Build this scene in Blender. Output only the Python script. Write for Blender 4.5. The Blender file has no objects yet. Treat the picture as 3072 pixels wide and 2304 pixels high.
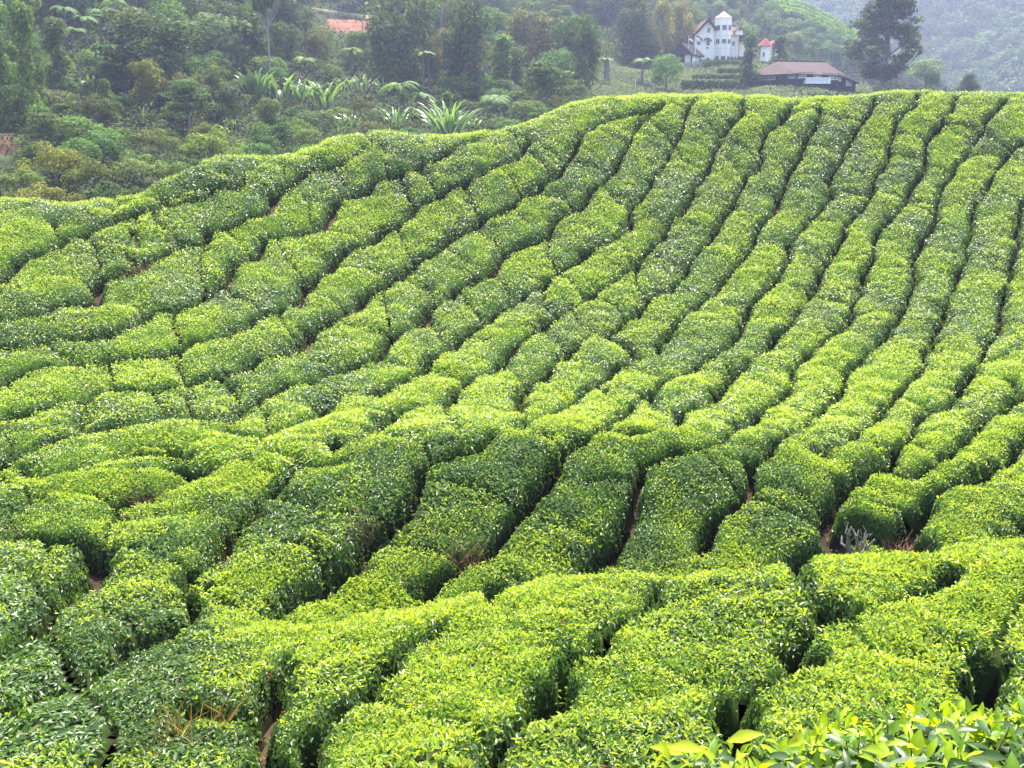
import bpy, math, random
import numpy as np
from mathutils import Vector
R = math.radians
rng = np.random.default_rng(7)
random.seed(7)
scene = bpy.context.scene
col = scene.collection

# ------------------------------------------------------------------ camera, sky, sun, exposure
FPX = 3150.0                         # focal length in photo pixels (photo is 3072 wide)
PITCH = math.atan((1152 - 330) / FPX)
cam_d = bpy.data.cameras.new("camera")
cam_d.sensor_width = 36.0
cam_d.lens = 36.0 * FPX / 3072.0
cam_d.clip_start = 0.05
cam_d.clip_end = 4000
cam = bpy.data.objects.new("camera", cam_d)
cam.location = (0, 0, 0)
cam.rotation_euler = (math.pi / 2 - PITCH, 0, 0)
col.objects.link(cam)
scene.camera = cam

SUN_EL, SUN_AZ = R(58), R(8)        # azimuth measured to the right of the view direction (+Y)
world = bpy.data.worlds.new("World")
scene.world = world
world.use_nodes = True
wn = world.node_tree.nodes
sky = wn.new("ShaderNodeTexSky")
sky.sky_type = 'NISHITA'
sky.sun_disc = False
sky.sun_elevation = SUN_EL
sky.sun_rotation = SUN_AZ
sky.air_density = 1.3
sky.dust_density = 3.0
world.node_tree.links.new(sky.outputs[0], wn["Background"].inputs[0])
wn["Background"].inputs[1].default_value = 0.13
sun_d = bpy.data.lights.new("sun", 'SUN')
sun_d.energy = 4.6
sun_d.angle = R(0.6)
sun_d.color = (1.0, 0.94, 0.84)
sun = bpy.data.objects.new("sun", sun_d)
sdir = Vector((math.sin(SUN_AZ) * math.cos(SUN_EL), math.cos(SUN_AZ) * math.cos(SUN_EL), math.sin(SUN_EL)))
sun.rotation_euler = sdir.to_track_quat('Z', 'Y').to_euler()
sun.location = (0, 0, 60)
col.objects.link(sun)
scene.view_settings.view_transform = 'Standard'
scene.view_settings.look = 'None'
scene.view_settings.gamma = 1.0
scene.view_settings.exposure = 2.15

# ------------------------------------------------------------------ helpers
def ray(u, v):
    u = np.asarray(u, float); v = np.asarray(v, float)
    cx, cy = u - 1536.0, 1152.0 - v
    cp, sp = math.cos(PITCH), math.sin(PITCH)
    return np.stack([cx, FPX * cp + cy * sp, -FPX * sp + cy * cp], -1)

def at(u, v, dist):
    """photo pixel -> world point at forward distance dist"""
    d = ray(u, v)
    return d * (np.asarray(dist, float) / d[..., 1])[..., None]

def project(p):
    p = np.asarray(p, float)
    cp, sp = math.cos(PITCH), math.sin(PITCH)
    dep = p[..., 1] * cp - p[..., 2] * sp
    up = p[..., 1] * sp + p[..., 2] * cp
    return 1536 + FPX * p[..., 0] / dep, 1152 - FPX * up / dep, dep

class TPS:
    def __init__(self, pts, lam=1e-3, s=20.0):
        pts = np.asarray(pts, float)
        self.s = s
        self.c = pts[:, :2] / s
        n = len(pts)
        K = self.k(self.c[:, None] - self.c[None])
        P = np.hstack([np.ones((n, 1)), self.c])
        A = np.zeros((n + 3, n + 3))
        A[:n, :n] = K + lam * np.eye(n)
        A[:n, n:] = P
        A[n:, :n] = P.T
        self.w = np.linalg.solve(A, np.concatenate([pts[:, 2], np.zeros(3)]))
    @staticmethod
    def k(d):
        r2 = (d ** 2).sum(-1)
        return 0.5 * r2 * np.log(r2 + 1e-12)
    def __call__(self, x, y):
        x = np.asarray(x, float); sh = x.shape
        q = np.stack([x.ravel(), np.asarray(y, float).ravel()], -1) / self.s
        out = np.empty(len(q)); n = len(self.c)
        for i in range(0, len(q), 60000):
            b = q[i:i + 60000]
            out[i:i + 60000] = self.k(b[:, None] - self.c[None]) @ self.w[:n] + self.w[n] + b @ self.w[n + 1:]
        return out.reshape(sh)

def vnoise(x, y, seed=0):
    """smooth value noise in [-1, 1]"""
    x = np.asarray(x, float); y = np.asarray(y, float)
    xi = np.floor(x).astype(np.int64); yi = np.floor(y).astype(np.int64)
    fx = x - xi; fy = y - yi
    fx = fx * fx * (3 - 2 * fx); fy = fy * fy * (3 - 2 * fy)
    def h(a, b):
        n = (a * 374761393 + b * 668265263 + seed * 1274126177) & 0xFFFFFFFF
        n = ((n ^ (n >> 13)) * 1274126177) & 0xFFFFFFFF
        return ((n ^ (n >> 16)) & 0xFFFF) / 32767.5 - 1
    return (h(xi, yi) * (1 - fx) + h(xi + 1, yi) * fx) * (1 - fy) + (h(xi, yi + 1) * (1 - fx) + h(xi + 1, yi + 1) * fx) * fy

def fbm(x, y, seed=0, octv=3):
    return sum(vnoise(x * 2 ** i, y * 2 ** i, seed + i) * 0.5 ** i for i in range(octv))

def unit(v):
    return v / np.maximum(np.linalg.norm(v, axis=-1, keepdims=True), 1e-9)

def mesh_np(name, verts, quads, colors=None, smooth=False, mat=None, tris=None, nbody=0):
    me = bpy.data.meshes.new(name)
    verts = np.asarray(verts, np.float32)
    quads = np.asarray(quads, np.int32).reshape(-1, 4)
    nq = len(quads)
    loops = quads.ravel()
    starts = np.arange(nq, dtype=np.int32) * 4
    if tris is not None and len(tris):
        tris = np.asarray(tris, np.int32).reshape(-1, 3)
        starts = np.concatenate([starts, len(loops) + np.arange(len(tris), dtype=np.int32) * 3])
        loops = np.concatenate([loops, tris.ravel()])
    me.vertices.add(len(verts)); me.vertices.foreach_set("co", verts.ravel())
    me.loops.add(len(loops)); me.loops.foreach_set("vertex_index", loops.astype(np.int32))
    me.polygons.add(len(starts)); me.polygons.foreach_set("loop_start", starts.astype(np.int32))
    if smooth is not False:
        sm = np.broadcast_to(np.asarray(smooth, bool), (len(starts),)).copy()
        me.polygons.foreach_set("use_smooth", sm)
    me.update(calc_edges=True)
    if smooth is False:
        me.polygons.foreach_set("use_smooth", np.zeros(len(starts), bool))
    if colors is not None:
        a = me.color_attributes.new("Col", 'FLOAT_COLOR', 'POINT')
        c = np.ones((len(verts), 4), np.float32); c[:, :3] = colors
        a.data.foreach_set("color", c.ravel())
    if mat is not None:
        for a in (mat if isinstance(mat, list) else [mat]): me.materials.append(a)
    if nbody:
        mi = np.zeros(len(starts), np.int32); mi[:nbody] = 1
        me.polygons.foreach_set("material_index", mi)
    return me

def link(name, me, parent=None, loc=(0, 0, 0), rz=0.0, scale=None):
    o = bpy.data.objects.new(name, me)
    o.location = tuple(float(a) for a in loc); o.rotation_euler = (0, 0, rz)
    if scale is not None:
        o.scale = scale if hasattr(scale, '__len__') else (scale,) * 3
    col.objects.link(o)
    if parent is not None:
        o.parent = parent
    return o

def tag(o, label=None, cat=None, group=None, kind=None):
    if label: o["label"] = label
    if cat: o["category"] = cat
    if group: o["group"] = group
    if kind: o["kind"] = kind
    return o

class MB:
    """collects boxes, bars, tubes and polygons into one mesh"""
    def __init__(self): self.v = []; self.q = []; self.t = []; self.n = 0
    def add(self, v, q, t=()):
        self.q += [tuple(i + self.n for i in f) for f in q]; self.t += [tuple(i + self.n for i in f) for f in t]
        self.v += [tuple(map(float, p)) for p in v]; self.n += len(v); return self
    def box(self, x0, x1, y0, y1, z0, z1, rz=0, o=(0, 0, 0)):
        c, s = math.cos(rz), math.sin(rz)
        pts = [(x, y, z) for z in (z0, z1) for x, y in ((x0, y0), (x1, y0), (x1, y1), (x0, y1))]
        pts = [(o[0] + x * c - y * s, o[1] + x * s + y * c, o[2] + z) for x, y, z in pts]
        return self.add(pts, [(3, 2, 1, 0), (4, 5, 6, 7), (0, 1, 5, 4), (1, 2, 6, 5), (2, 3, 7, 6), (3, 0, 4, 7)])
    def tube(self, pts, radii, n=7):
        pts = [np.array(p, float) for p in pts]
        if not hasattr(radii, '__len__'): radii = [radii] * len(pts)
        vs = []
        for i, p in enumerate(pts):
            d = pts[min(i + 1, len(pts) - 1)] - pts[max(i - 1, 0)]
            d = d / (np.linalg.norm(d) + 1e-9)
            a = np.array((1, 0, 0)) if abs(d[0]) < 0.8 else np.array((0, 1, 0))
            u = np.cross(d, a); u /= np.linalg.norm(u); w = np.cross(d, u)
            for k in range(n):
                th = 2 * math.pi * k / n
                vs.append(p + radii[i] * (math.cos(th) * u + math.sin(th) * w))
        q = [(i * n + k, i * n + (k + 1) % n, (i + 1) * n + (k + 1) % n, (i + 1) * n + k) for i in range(len(pts) - 1) for k in range(n)]
        m = len(vs); vs += [pts[0], pts[-1]]
        t = [(m, (k + 1) % n, k) for k in range(n)] + [(m + 1, (len(pts) - 1) * n + k, (len(pts) - 1) * n + (k + 1) % n) for k in range(n)]
        return self.add(vs, q, t)
    def prism(self, ring, z0, z1):
        n = len(ring)
        vs = [(x, y, z0) for x, y in ring] + [(x, y, z1) for x, y in ring]
        q = [(k, (k + 1) % n, n + (k + 1) % n, n + k) for k in range(n)]
        cx = sum(p[0] for p in ring) / n; cy = sum(p[1] for p in ring) / n
        vs += [(cx, cy, z0), (cx, cy, z1)]
        t = [(2 * n, (k + 1) % n, k) for k in range(n)] + [(2 * n + 1, n + k, n + (k + 1) % n) for k in range(n)]
        return self.add(vs, q, t)
    def slab(self, poly, th, nrm):
        """polygon of 3 or 4 3-D points given a thickness along nrm"""
        nrm = np.array(nrm, float); nrm /= np.linalg.norm(nrm)
        a = [np.array(p, float) for p in poly]; b = [p - nrm * th for p in a]; n = len(a)
        side = [(k, n + k, n + (k + 1) % n, (k + 1) % n) for k in range(n)]
        top, bot = tuple(range(n)), tuple(range(2 * n - 1, n - 1, -1))
        return self.add(a + b, side + ([top, bot] if n == 4 else []), [top, bot] if n == 3 else [])
    def build(self, name, mat, parent=None, loc=(0, 0, 0), rz=0.0, smooth=False):
        return link(name, mesh_np(name, self.v, self.q if self.q else np.zeros((0, 4)), smooth=smooth, mat=mat, tris=self.t), parent, loc, rz)

def empty(name, loc=(0, 0, 0), rz=0.0, scale=None):
    o = link(name, None, None, loc, rz, scale); o.empty_display_size = 0.2
    return o

# ------------------------------------------------------------------ materials
def new_mat(name):
    m = bpy.data.materials.new(name); m.use_nodes = True
    return m, m.node_tree.nodes, m.node_tree.links, m.node_tree.nodes["Principled BSDF"]

def leaf_mat(name, gain=1.0, rough=0.34, trans=0.38, spec=0.5, objcol=False, tint=(1.55, 1.45, 0.55)):
    m, n, l, b = new_mat(name)
    at_ = n.new("ShaderNodeAttribute"); at_.attribute_name = "Col"
    src = at_.outputs["Color"]
    if objcol:
        oi = n.new("ShaderNodeObjectInfo")
        mx = n.new("ShaderNodeMix"); mx.data_type = 'RGBA'; mx.blend_type = 'MULTIPLY'; mx.inputs[0].default_value = 1
        l.new(src, mx.inputs[6]); l.new(oi.outputs["Color"], mx.inputs[7]); src = mx.outputs[2]
    g = n.new("ShaderNodeMix"); g.data_type = 'RGBA'; g.blend_type = 'MULTIPLY'; g.inputs[0].default_value = 1
    g.inputs[7].default_value = (gain, gain, gain, 1); l.new(src, g.inputs[6])
    l.new(g.outputs[2], b.inputs["Base Color"])
    b.inputs["Roughness"].default_value = rough
    b.inputs["Specular IOR Level"].default_value = spec
    t = n.new("ShaderNodeBsdfTranslucent")
    g2 = n.new("ShaderNodeMix"); g2.data_type = 'RGBA'; g2.blend_type = 'MULTIPLY'; g2.inputs[0].default_value = 1
    g2.inputs[7].default_value = (*tint, 1); l.new(g.outputs[2], g2.inputs[6])
    l.new(g2.outputs[2], t.inputs["Color"])
    ms = n.new("ShaderNodeMixShader"); ms.inputs[0].default_value = trans
    l.new(b.outputs[0], ms.inputs[1]); l.new(t.outputs[0], ms.inputs[2])
    l.new(ms.outputs[0], n["Material Output"].inputs[0])
    return m

def noise_mat(name, c1, c2, scale=3.0, rough=0.85, detail=6.0, bump=0.3, spec=0.05, c3=None, coord="Object"):
    m, n, l, b = new_mat(name)
    tc = n.new("ShaderNodeTexCoord")
    nz = n.new("ShaderNodeTexNoise"); nz.inputs["Scale"].default_value = scale; nz.inputs["Detail"].default_value = detail
    nz.inputs["Roughness"].default_value = 0.65
    l.new(tc.outputs[coord], nz.inputs["Vector"])
    r = n.new("ShaderNodeValToRGB"); r.color_ramp.elements[0].color = (*c1, 1); r.color_ramp.elements[1].color = (*c2, 1)
    r.color_ramp.elements[0].position = 0.32; r.color_ramp.elements[1].position = 0.68
    if c3:
        e = r.color_ramp.elements.new(0.8); e.color = (*c3, 1)
    l.new(nz.outputs[0], r.inputs[0]); l.new(r.outputs[0], b.inputs["Base Color"])
    b.inputs["Roughness"].default_value = rough; b.inputs["Specular IOR Level"].default_value = spec
    if bump:
        bp = n.new("ShaderNodeBump"); bp.inputs["Strength"].default_value = bump; bp.inputs["Distance"].default_value = 0.05
        l.new(nz.outputs[0], bp.inputs["Height"]); l.new(bp.outputs[0], b.inputs["Normal"])
    return m

M = {}
M['tea'] = leaf_mat('tea_leaf', 1.0, 0.42, 0.42, 0.5)
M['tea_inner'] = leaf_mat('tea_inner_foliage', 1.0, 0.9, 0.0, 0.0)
M['tea_near'] = leaf_mat('tea_leaf_near', 1.0, 0.40, 0.50, 0.28)
M['tree'] = leaf_mat('tree_leaf', 1.0, 0.7, 0.30, 0.12, objcol=True, tint=(1.3, 1.35, 0.6))
M['big_leaf'] = leaf_mat('broad_leaf', 1.0, 0.30, 0.30, 0.6, objcol=True, tint=(1.3, 1.35, 0.6))
M['soil'] = noise_mat('tea_soil', (0.018, 0.012, 0.008), (0.048, 0.030, 0.020), 2.2)
M['hill'] = noise_mat('hill_undergrowth', (0.015, 0.022, 0.008), (0.035, 0.05, 0.016), 0.16, 0.95, 8, 0.5)
M['bark'] = noise_mat('bark', (0.10, 0.085, 0.07), (0.26, 0.23, 0.20), 4.0, 0.9)
M['pale_bark'] = noise_mat('pale_bark', (0.34, 0.32, 0.28), (0.55, 0.52, 0.48), 2.0, 0.9)
M['shoot'] = noise_mat('green_shoot', (0.10, 0.15, 0.03), (0.20, 0.22, 0.05), 9.0, .6)
M['grey_bark'] = noise_mat('grey_bark', (0.16, 0.15, 0.135), (0.30, 0.285, 0.26), 2.0, .9)
M['stem'] = noise_mat('tea_stem', (0.06, 0.045, 0.035), (0.17, 0.14, 0.11), 9.0, 0.9)
M['grey_stem'] = noise_mat('lichen_stem', (0.10, 0.085, 0.07), (0.26, 0.235, 0.20), 14.0, 0.9)
# ------------------------------------------------------------------ tea hill: surface of the hedge tops
CP = [  # photo x, photo y, forward distance in metres
 (60,2304,8.0),(700,2304,7.6),(1536,2304,7.0),(2300,2304,7.0),(3000,2304,7.0),
 (60,2100,9.5),(700,2130,8.9),(1536,2100,8.3),(2300,2100,8.3),(3000,2080,8.3),
 (60,1800,12.5),(450,1950,10.8),(700,1850,12.4),(900,1960,10.4),(1536,1900,10.0),(2300,1880,10.0),(3000,1860,10.0),
 (1250,1830,11.2),(1536,1765,11.6),(2000,1715,11.9),(2500,1672,12.2),(3000,1640,12.4),
 (60,1500,17.0),(600,1500,17.0),(900,1680,14.2),(1250,1700,14.5),(1700,1650,15.2),(2200,1600,15.7),(2600,1570,16.0),(3000,1540,16.4),
 (1000,1500,16.2),(1536,1500,16.3),(2100,1470,16.8),(2600,1430,17.6),(3000,1400,18.4),
 (60,1340,19.6),(600,1330,19.8),(1200,1335,17.9),(1650,1320,17.9),(2100,1310,18.4),(2550,1340,18.8),
 (60,1200,22.5),(600,1230,22.4),(1200,1250,21.2),(1700,1260,20.6),(2300,1270,20.8),(2900,1250,22.0),
 (60,1000,27.0),(600,1000,28.0),(1200,1080,27.6),(1700,1110,27.4),(2300,1110,27.6),(3000,1050,28.5),
 (60,800,31.0),(600,800,33.0),(1200,850,34.5),(1800,860,35.5),(2400,860,36.0),(3000,820,37.0),
 (60,640,34.8),(600,600,38.0),(1000,560,41.5),(1500,600,42.0),(2100,600,43.5),(2700,600,44.5),
 (0,602,36.0),(400,594,37.5),(600,492,41.0),(780,472,42.6),(500,540,39.2),(900,458,44.0),(1000,415,46.0),(1250,408,47.5),(1450,400,48.5),(1560,375,50.0),(1700,318,52.0),(1850,292,53.5),
 (2250,284,54.5),(2700,272,55.0),(3072,284,55.0),(2000,450,48.0),(2600,420,50.0),(3000,430,49.5),
]
P = [tuple(at(u, v, d)) for u, v, d in CP]
for u, v, d in [c for c in CP if c[1] < 610 and c[1] < 420 or c[:2] in ((0,602),(400,594),(600,492),(900,458))]:
    p = at(u, v, d)
    if d > 52.5 or (v in (602, 594, 492, 458, 415, 408, 400, 375, 318)):
        P += [(p[0] * 1.06, p[1] + 3.0, p[2] - 0.9), (p[0] * 1.15, p[1] + 9, p[2] - 5.0), (p[0] * 1.3, p[1] + 20, p[2] - 12.0)]
P += [(-8, 1, -2.2), (0, 1, -2.0), (8, 1, -2.0), (-8, 4, -4.4), (0, 4, -4.1), (8, 4, -4.0), (0, -6, -1.6), (-14, 12.9, -6.9), (14, 13.4, -6.2),
      (-2, 13.3, -6.9), (2, 13.7, -7.0), (6, 14.2, -7.0), (-14, 8, -5.6), (14, 8, -5.0)]
TOP = TPS(P, 2e-4)

GX0, GX1, GY0, GY1, RES = -36.0, 38.0, 4.6, 62.0, 0.08
gx = np.arange(GX0, GX1, RES); gy = np.arange(GY0, GY1, RES)
XX, YY = np.meshgrid(gx, gy)
cgx = np.arange(GX0, GX1 + 0.5, 0.4); cgy = np.arange(GY0, GY1 + 0.5, 0.4)
CT = TOP(*np.meshgrid(cgx, cgy))
def bilin(A, x0, y0, st, x, y):
    fx = np.clip((np.asarray(x) - x0) / st, 0, A.shape[1] - 1.001); fy = np.clip((np.asarray(y) - y0) / st, 0, A.shape[0] - 1.001)
    i = fx.astype(int); j = fy.astype(int); fx = fx - i; fy = fy - j
    return (A[j, i] * (1 - fx) + A[j, i + 1] * fx) * (1 - fy) + (A[j + 1, i] * (1 - fx) + A[j + 1, i + 1] * fx) * fy
def top_at(x, y): return bilin(CT, GX0, GY0, 0.4, x, y)
TT = top_at(XX, YY)

def hit(u, v):
    """first point where the photo ray meets the surface of the hedge tops"""
    d = ray(u, v); d = d / d[..., 1:2]
    ys = np.arange(5.0, 60.0, 0.05)
    out = np.full(d.shape, np.nan)
    for i in range(len(d)):
        z = d[i, 2] * ys; x = d[i, 0] * ys
        below = z < top_at(x, ys)
        k = int(np.argmax(below)) if below.any() else int(np.argmin(z - top_at(x, ys)))
        out[i] = d[i] * ys[k]
    return out

# ------------------------------------------------------------------ picking paths between the tea bushes (as they run in the photograph)
ORG = {'A': (0, 400), 'B': (1024, 400), 'C': (2048, 200), 'D': (0, 1100), 'E': (1024, 1100), 'F': (2048, 900), 'G': (0, 1536), 'H': (1024, 1536), 'I': (2048, 1536)}
def S(text, w):
    pts = []; o = (0, 0); s = 1.0
    for t in text.split():
        if t in ORG: o = ORG[t]; s = 1024 / 2212.0
        elif t == 'P': o = (0, 0); s = 1.0
        else:
            a, b = t.split(','); pts.append((o[0] + float(a) * s, o[1] + float(b) * s))
    return pts, w
STROKES = [
 S('A 0,940 60,890 130,800 230,760 330,740 400,690 520,650 600,590 740,560 850,490 1000,460 1150,430 1330,390 1400,330 1540,300', .26),
 S('A 700,475 900,395 1080,400 1200,350 1350,330', .14), S('A 1350,325 1480,312 1560,290 1600,230 1640,180 1720,155', .16), S('A 1420,240 1530,260 1590,235', .16),
 S('A 0,1190 100,1175 230,1165 330,1110 450,1090 560,1085 640,1020 640,940 690,905 820,870 900,850 960,800 1050,765 1130,720 1220,690 1320,690 1345,610 1440,580 1550,555 1600,530 1720,490 1760,390 1850,340 1920,280 1990,240 2100,215 2212,180', .27),
 S('B 0,180 60,150 170,60 250,20', .15),
 S('A 0,1330 70,1350 200,1365 280,1335 420,1305 580,1310 680,1300 790,1260 930,1210 940,1170 1000,1150 1130,1140 1280,1100 1340,1040 1420,950 1490,910 1530,830 1640,800 1680,740 1710,660 1800,650 1940,630 2070,600 2120,540 2180,430 B 0,410 90,380 150,370 200,300 280,270 370,240 470,210 530,160 680,120 760,60 860,25', .25),
 S('A 0,1610 50,1560 150,1520 270,1490 400,1470 520,1455 560,1480 640,1480 700,1450 850,1440 1000,1430 1090,1400 1180,1360 1250,1320 1400,1300 1500,1260 1600,1220 1700,1170 1790,1130 1830,1090 1920,1090 1960,1040 2000,960 2060,900 2130,870 2190,800 B 0,790 40,740 130,710 200,680 250,610 330,580 430,540 470,470 510,440 640,400 700,350 780,310 860,270 930,230 1000,190 1130,140 1180,80 1210,20', .25),
 S('D 0,315 80,310 110,270 240,240 400,200 560,190 620,160 700,145 850,150 1000,150 1060,120 1140,110 1215,100 1300,70 1400,35 1520,10 A 1590,1480 1680,1440 1800,1410 1900,1380 1960,1320 2010,1250 2100,1220 B 0,1165 120,1110 150,1040 280,960 370,910 430,880 480,800 560,770 640,720 700,670 800,620 900,570 930,520 1010,510 1100,460 1180,390 1280,360 1310,310 1400,260 1440,190 1510,110 1540,30 P 1791,368 1916,333 1972,312', .25),
 S('D 0,575 60,560 130,550 220,500 330,460 350,430 480,400 540,390 700,365 800,350 950,330 1050,310 1210,310 1260,320 1380,345 1460,345 1530,290 1560,240 1640,200 1720,150 1750,120 1850,80 1990,60 2080,40 2150,10 B 0,1530 60,1480 210,1450 270,1380 330,1300 400,1270 500,1240 540,1150 610,1070 700,1055 740,975 880,930 960,890 1010,790 1070,750 1230,690 1340,660 1370,580 1440,520 1520,480 1570,420 1620,350 1690,310 1740,240 1790,170 1860,80 1890,0 P 1925,360 1960,330 2000,305', .24),
 S('D 1480,400 1640,440 1730,420 1780,390 1960,330 2040,300 2130,210 E 0,185 60,190 170,190 260,140 380,90 450,60 520,10 B 600,1420 720,1370 780,1290 850,1250 940,1200 990,1140 1100,1100 1170,1030 1290,980 1330,930 1420,870 1510,820 1590,760 1700,720 1800,640 1870,570 1880,470 1950,390 2000,320 2050,230 2120,130 2170,50 C 0,400 15,320 30,250 100,185', .23),
 S('E 0,460 100,440 225,390 290,300 440,245 600,230 680,220 760,130 820,60 B 900,1560 1000,1520 1040,1460 1110,1370 1160,1320 1280,1250 1310,1200 1380,1160 1470,1110 1600,1060 1650,1000 1740,970 1800,910 1910,850 1960,760 2040,700 2100,660 2110,600 2160,540 C 0,950 40,850 70,760 150,670 210,540 260,440 330,370 370,290 400,200 420,150', .22),
 S('E 960,310 1120,300 1140,230 1175,150 1210,90 1280,50 B 1340,1530 1400,1470 1480,1390 1590,1300 1700,1290 1800,1250 1840,1180 1950,1140 2000,1050 2080,1010 C 0,1350 80,1220 150,1140 200,1070 260,960 330,900 370,780 410,700 490,650 505,560 525,450 580,390 650,320 700,250 760,180', .22),
 S('E 1000,400 1160,380 1290,310 1400,270 1520,210 1560,150 1640,90 B 1720,1560 1820,1480 1930,1430 2040,1400 2060,1330 2140,1270 C 0,1600 60,1570 150,1500 240,1410 290,1350 430,1160 460,1120 490,1050 510,1000 560,960 600,920 620,830 660,760 680,680 730,620 770,560 800,480 840,390 890,300 900,240', .22),
 S('E 1680,390 1780,330 1850,260 1930,190 2000,130 2080,80 F 0,450 60,430 130,385 230,320 310,260 360,190 410,110 440,20 C 530,1440 590,1370 650,1290 680,1210 690,1130 760,1060 840,950 920,900 970,820 950,730 960,670 1010,610 1050,520 1110,430 1180,330 1220,260 1240,180', .22),
 S('E 1900,420 2030,400 2130,370 2160,330 F 0,690 60,680 150,660 220,560 340,460 430,400 560,280 620,210 690,110 C 800,1530 850,1440 890,1350 930,1250 1010,1120 1060,1040 1110,950 1180,880 1240,790 1240,710 1310,630 1330,550 1380,430 1400,330 1490,260 1530,170', .21),
 S('F 20,940 250,890 320,820 410,770 490,690 570,640 640,600 690,530 710,450 760,370 820,310 920,250 1000,210 1080,130 1090,80 C 1110,1520 1160,1440 1170,1370 1190,1290 1240,1180 1240,1110 1290,1030 1390,930 1450,850 1500,740 1560,650 1570,550 1585,460 1650,410 1690,330 1740,290 1780,180', .22),
 S('F 430,1010 560,980 580,930 660,860 740,810 830,740 910,670 980,590 1050,520 1070,460 1130,390 1220,300 1310,210 1370,120 C 1380,1620 1450,1530 1480,1420 1490,1320 1480,1240 1540,1130 1620,1000 1650,930 1660,850 1690,760 1760,670 1850,530 1890,460 1950,400 1980,330 2050,270 2100,200', .22),
 S('F 880,985 1050,890 1150,800 1220,760 1320,690 1380,600 1470,490 1560,400 1590,310 1640,190 1700,120 C 1720,1500 1780,1400 1800,1300 1850,1230 1830,1150 1860,1060 1880,980 1900,900 1970,780 2010,680 2080,590 2130,530 2212,480', .22),
 S('F 1160,1085 1350,1000 1400,950 1480,880 1480,800 1600,690 1650,700 1740,620 1840,520 1900,430 1940,380 1960,300 2040,180 2060,50 C 2110,1440 2130,1280 2160,1180 2180,1050 2190,930 2212,850', .24),
 S('F 1150,1090 1300,1075 1500,1120 1720,1010 1770,960 1830,900 1900,830 1960,750 2080,690 2130,620 2212,560', .2),
 S('F 1950,380 2080,350 2180,310 2260,300', .22), S('F 2140,490 2200,550 2240,600', .2),
 S('F 2260,860 2150,980 2090,1030 1980,1070 1880,1150 1800,1165 1710,1200 1620,1260 1600,1330', .24), S('F 1600,1310 1500,1380 1440,1440 1430,1490', .34),
 S('F 1020,1480 1180,1430 1270,1500 1400,1530 1540,1570', .62), S('F 1540,1570 1590,1640', .3), S('F 1500,1110 1620,1150 1710,1190', .14),
 S('F 1150,1090 1050,1160 1010,1240 960,1290 940,1380 1000,1470', .24), S('F 1000,1500 970,1620', .3),
 S('F 2100,1500 2180,1480 2240,1420', .3),
 # bank facing the camera
 S('D 2212,590 2160,600 2060,620 1950,650 1870,690 1800,780 1720,830 1620,950 1500,1020 1470,1110 1400,1210 1320,1250 1230,1350 1220,1450 1240,1560 1180,1650 G 1040,790 870,820 820,880 700,950 520,1020 460,1050 330,1120 190,1210 90,1270 0,1300', .20),
 S('D 1620,950 1500,1020 1470,1110 1400,1190', .32), S('G 1170,720 1040,790 870,820 820,870', .3),
 S('E 0,460 60,440 D 2212,440 2130,470 2212,590', .1),
 S('E 960,420 840,510 720,530 600,590 510,640 490,720 440,780 450,850 400,930 310,1000 200,1100 120,1180 0,1290 D 2120,1380 2050,1420 2000,1460 1900,1520 1830,1590 1740,1640', .26),
 S('E 1680,390 1560,430 1470,510 1400,600 1350,700 1210,850 1140,930 1060,1050 960,1150 850,1210 730,1270 660,1330 540,1420', .25),
 S('F 20,940 E 2212,500 2100,560 2000,600 1960,720 1900,860 1840,960 1790,1050 1720,1150 1650,1240 1590,1300', .28),
 S('F 420,1000 440,1100 430,1190 340,1310 260,1350 200,1440 150,1550 120,1650', .26),
 # left flank
 S('D 0,1090 150,1085 350,1095 480,1105 600,1165', .50), S('D 600,1165 600,1300 480,1400 380,1440 260,1540 200,1620 G 170,780 40,850 0,870', .30),
 S('D 480,1400 590,1290 610,1180', .5),
 S('D 0,1040 50,970 80,900 200,860 330,790 600,810 770,845', .15), S('D 1370,640 1290,690 1130,765 1060,790 920,815 820,840 770,855 720,960 680,1050 630,1140', .17), S('D 770,850 850,835 930,820', .34),
 S('D 735,560 780,500 860,480 1000,470 1140,500', .15), S('D 850,535 1000,525 1150,555', .42), S('D 1150,650 1250,660', .3), S('D 1190,580 1300,600 1370,640 1290,650 1160,620 1060,650', .1),
 S('D 20,590 100,620 170,660 300,680 500,625 720,570 850,550', .13), S('D 1080,430 1170,450 1300,470 1540,520 1640,515 1800,520', .1), S('D 0,720 130,690 300,680', .1), S('D 320,690 560,670 880,680 1060,650', .08),
 S('D 1860,690 1700,640 1540,590 1370,640', .08), S('D 1800,520 1960,600 1870,690', .09), S('D 1640,515 1730,420', .08),
 # knoll in the foreground
 S('G 2212,780 2050,810 1890,930 1830,1010 1770,1120 1730,1270', .22), S('G 1830,1010 1770,1120 1730,1270 1600,1270 1400,1220 1290,1220', .34), S('G 1290,1220 1180,1330 1040,1420 880,1490 740,1540 600,1620 480,1700', .13), S('G 740,1540 760,1400 700,1300 560,1150 460,1050', .1),
 S('G 1730,1270 1700,1350 1670,1490 1700,1590 1850,1640', .2), S('G 1700,1590 1850,1620 1940,1655', .32), S('G 2212,780 H 0,770 200,700 540,560 840,470 980,480', .09),
 S('H 1000,460 980,480 940,560 840,600 700,680 590,790 480,850 350,970 260,1080 210,1170 40,1240 G 2150,1330 2000,1400 1960,1560 1930,1680', .22),
 S('H 2150,400 2100,440 2030,550 1960,600 1830,660 1760,730 1690,800 1650,930 1560,950 1440,1000', .23), S('H 1440,1000 1430,1200 1330,1240 1180,1320 1100,1380 1040,1450 960,1560 950,1680', .22), S('H 1400,1130 1330,1230', .36), S('H 1380,890 1520,930 1640,930', .26),
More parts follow.
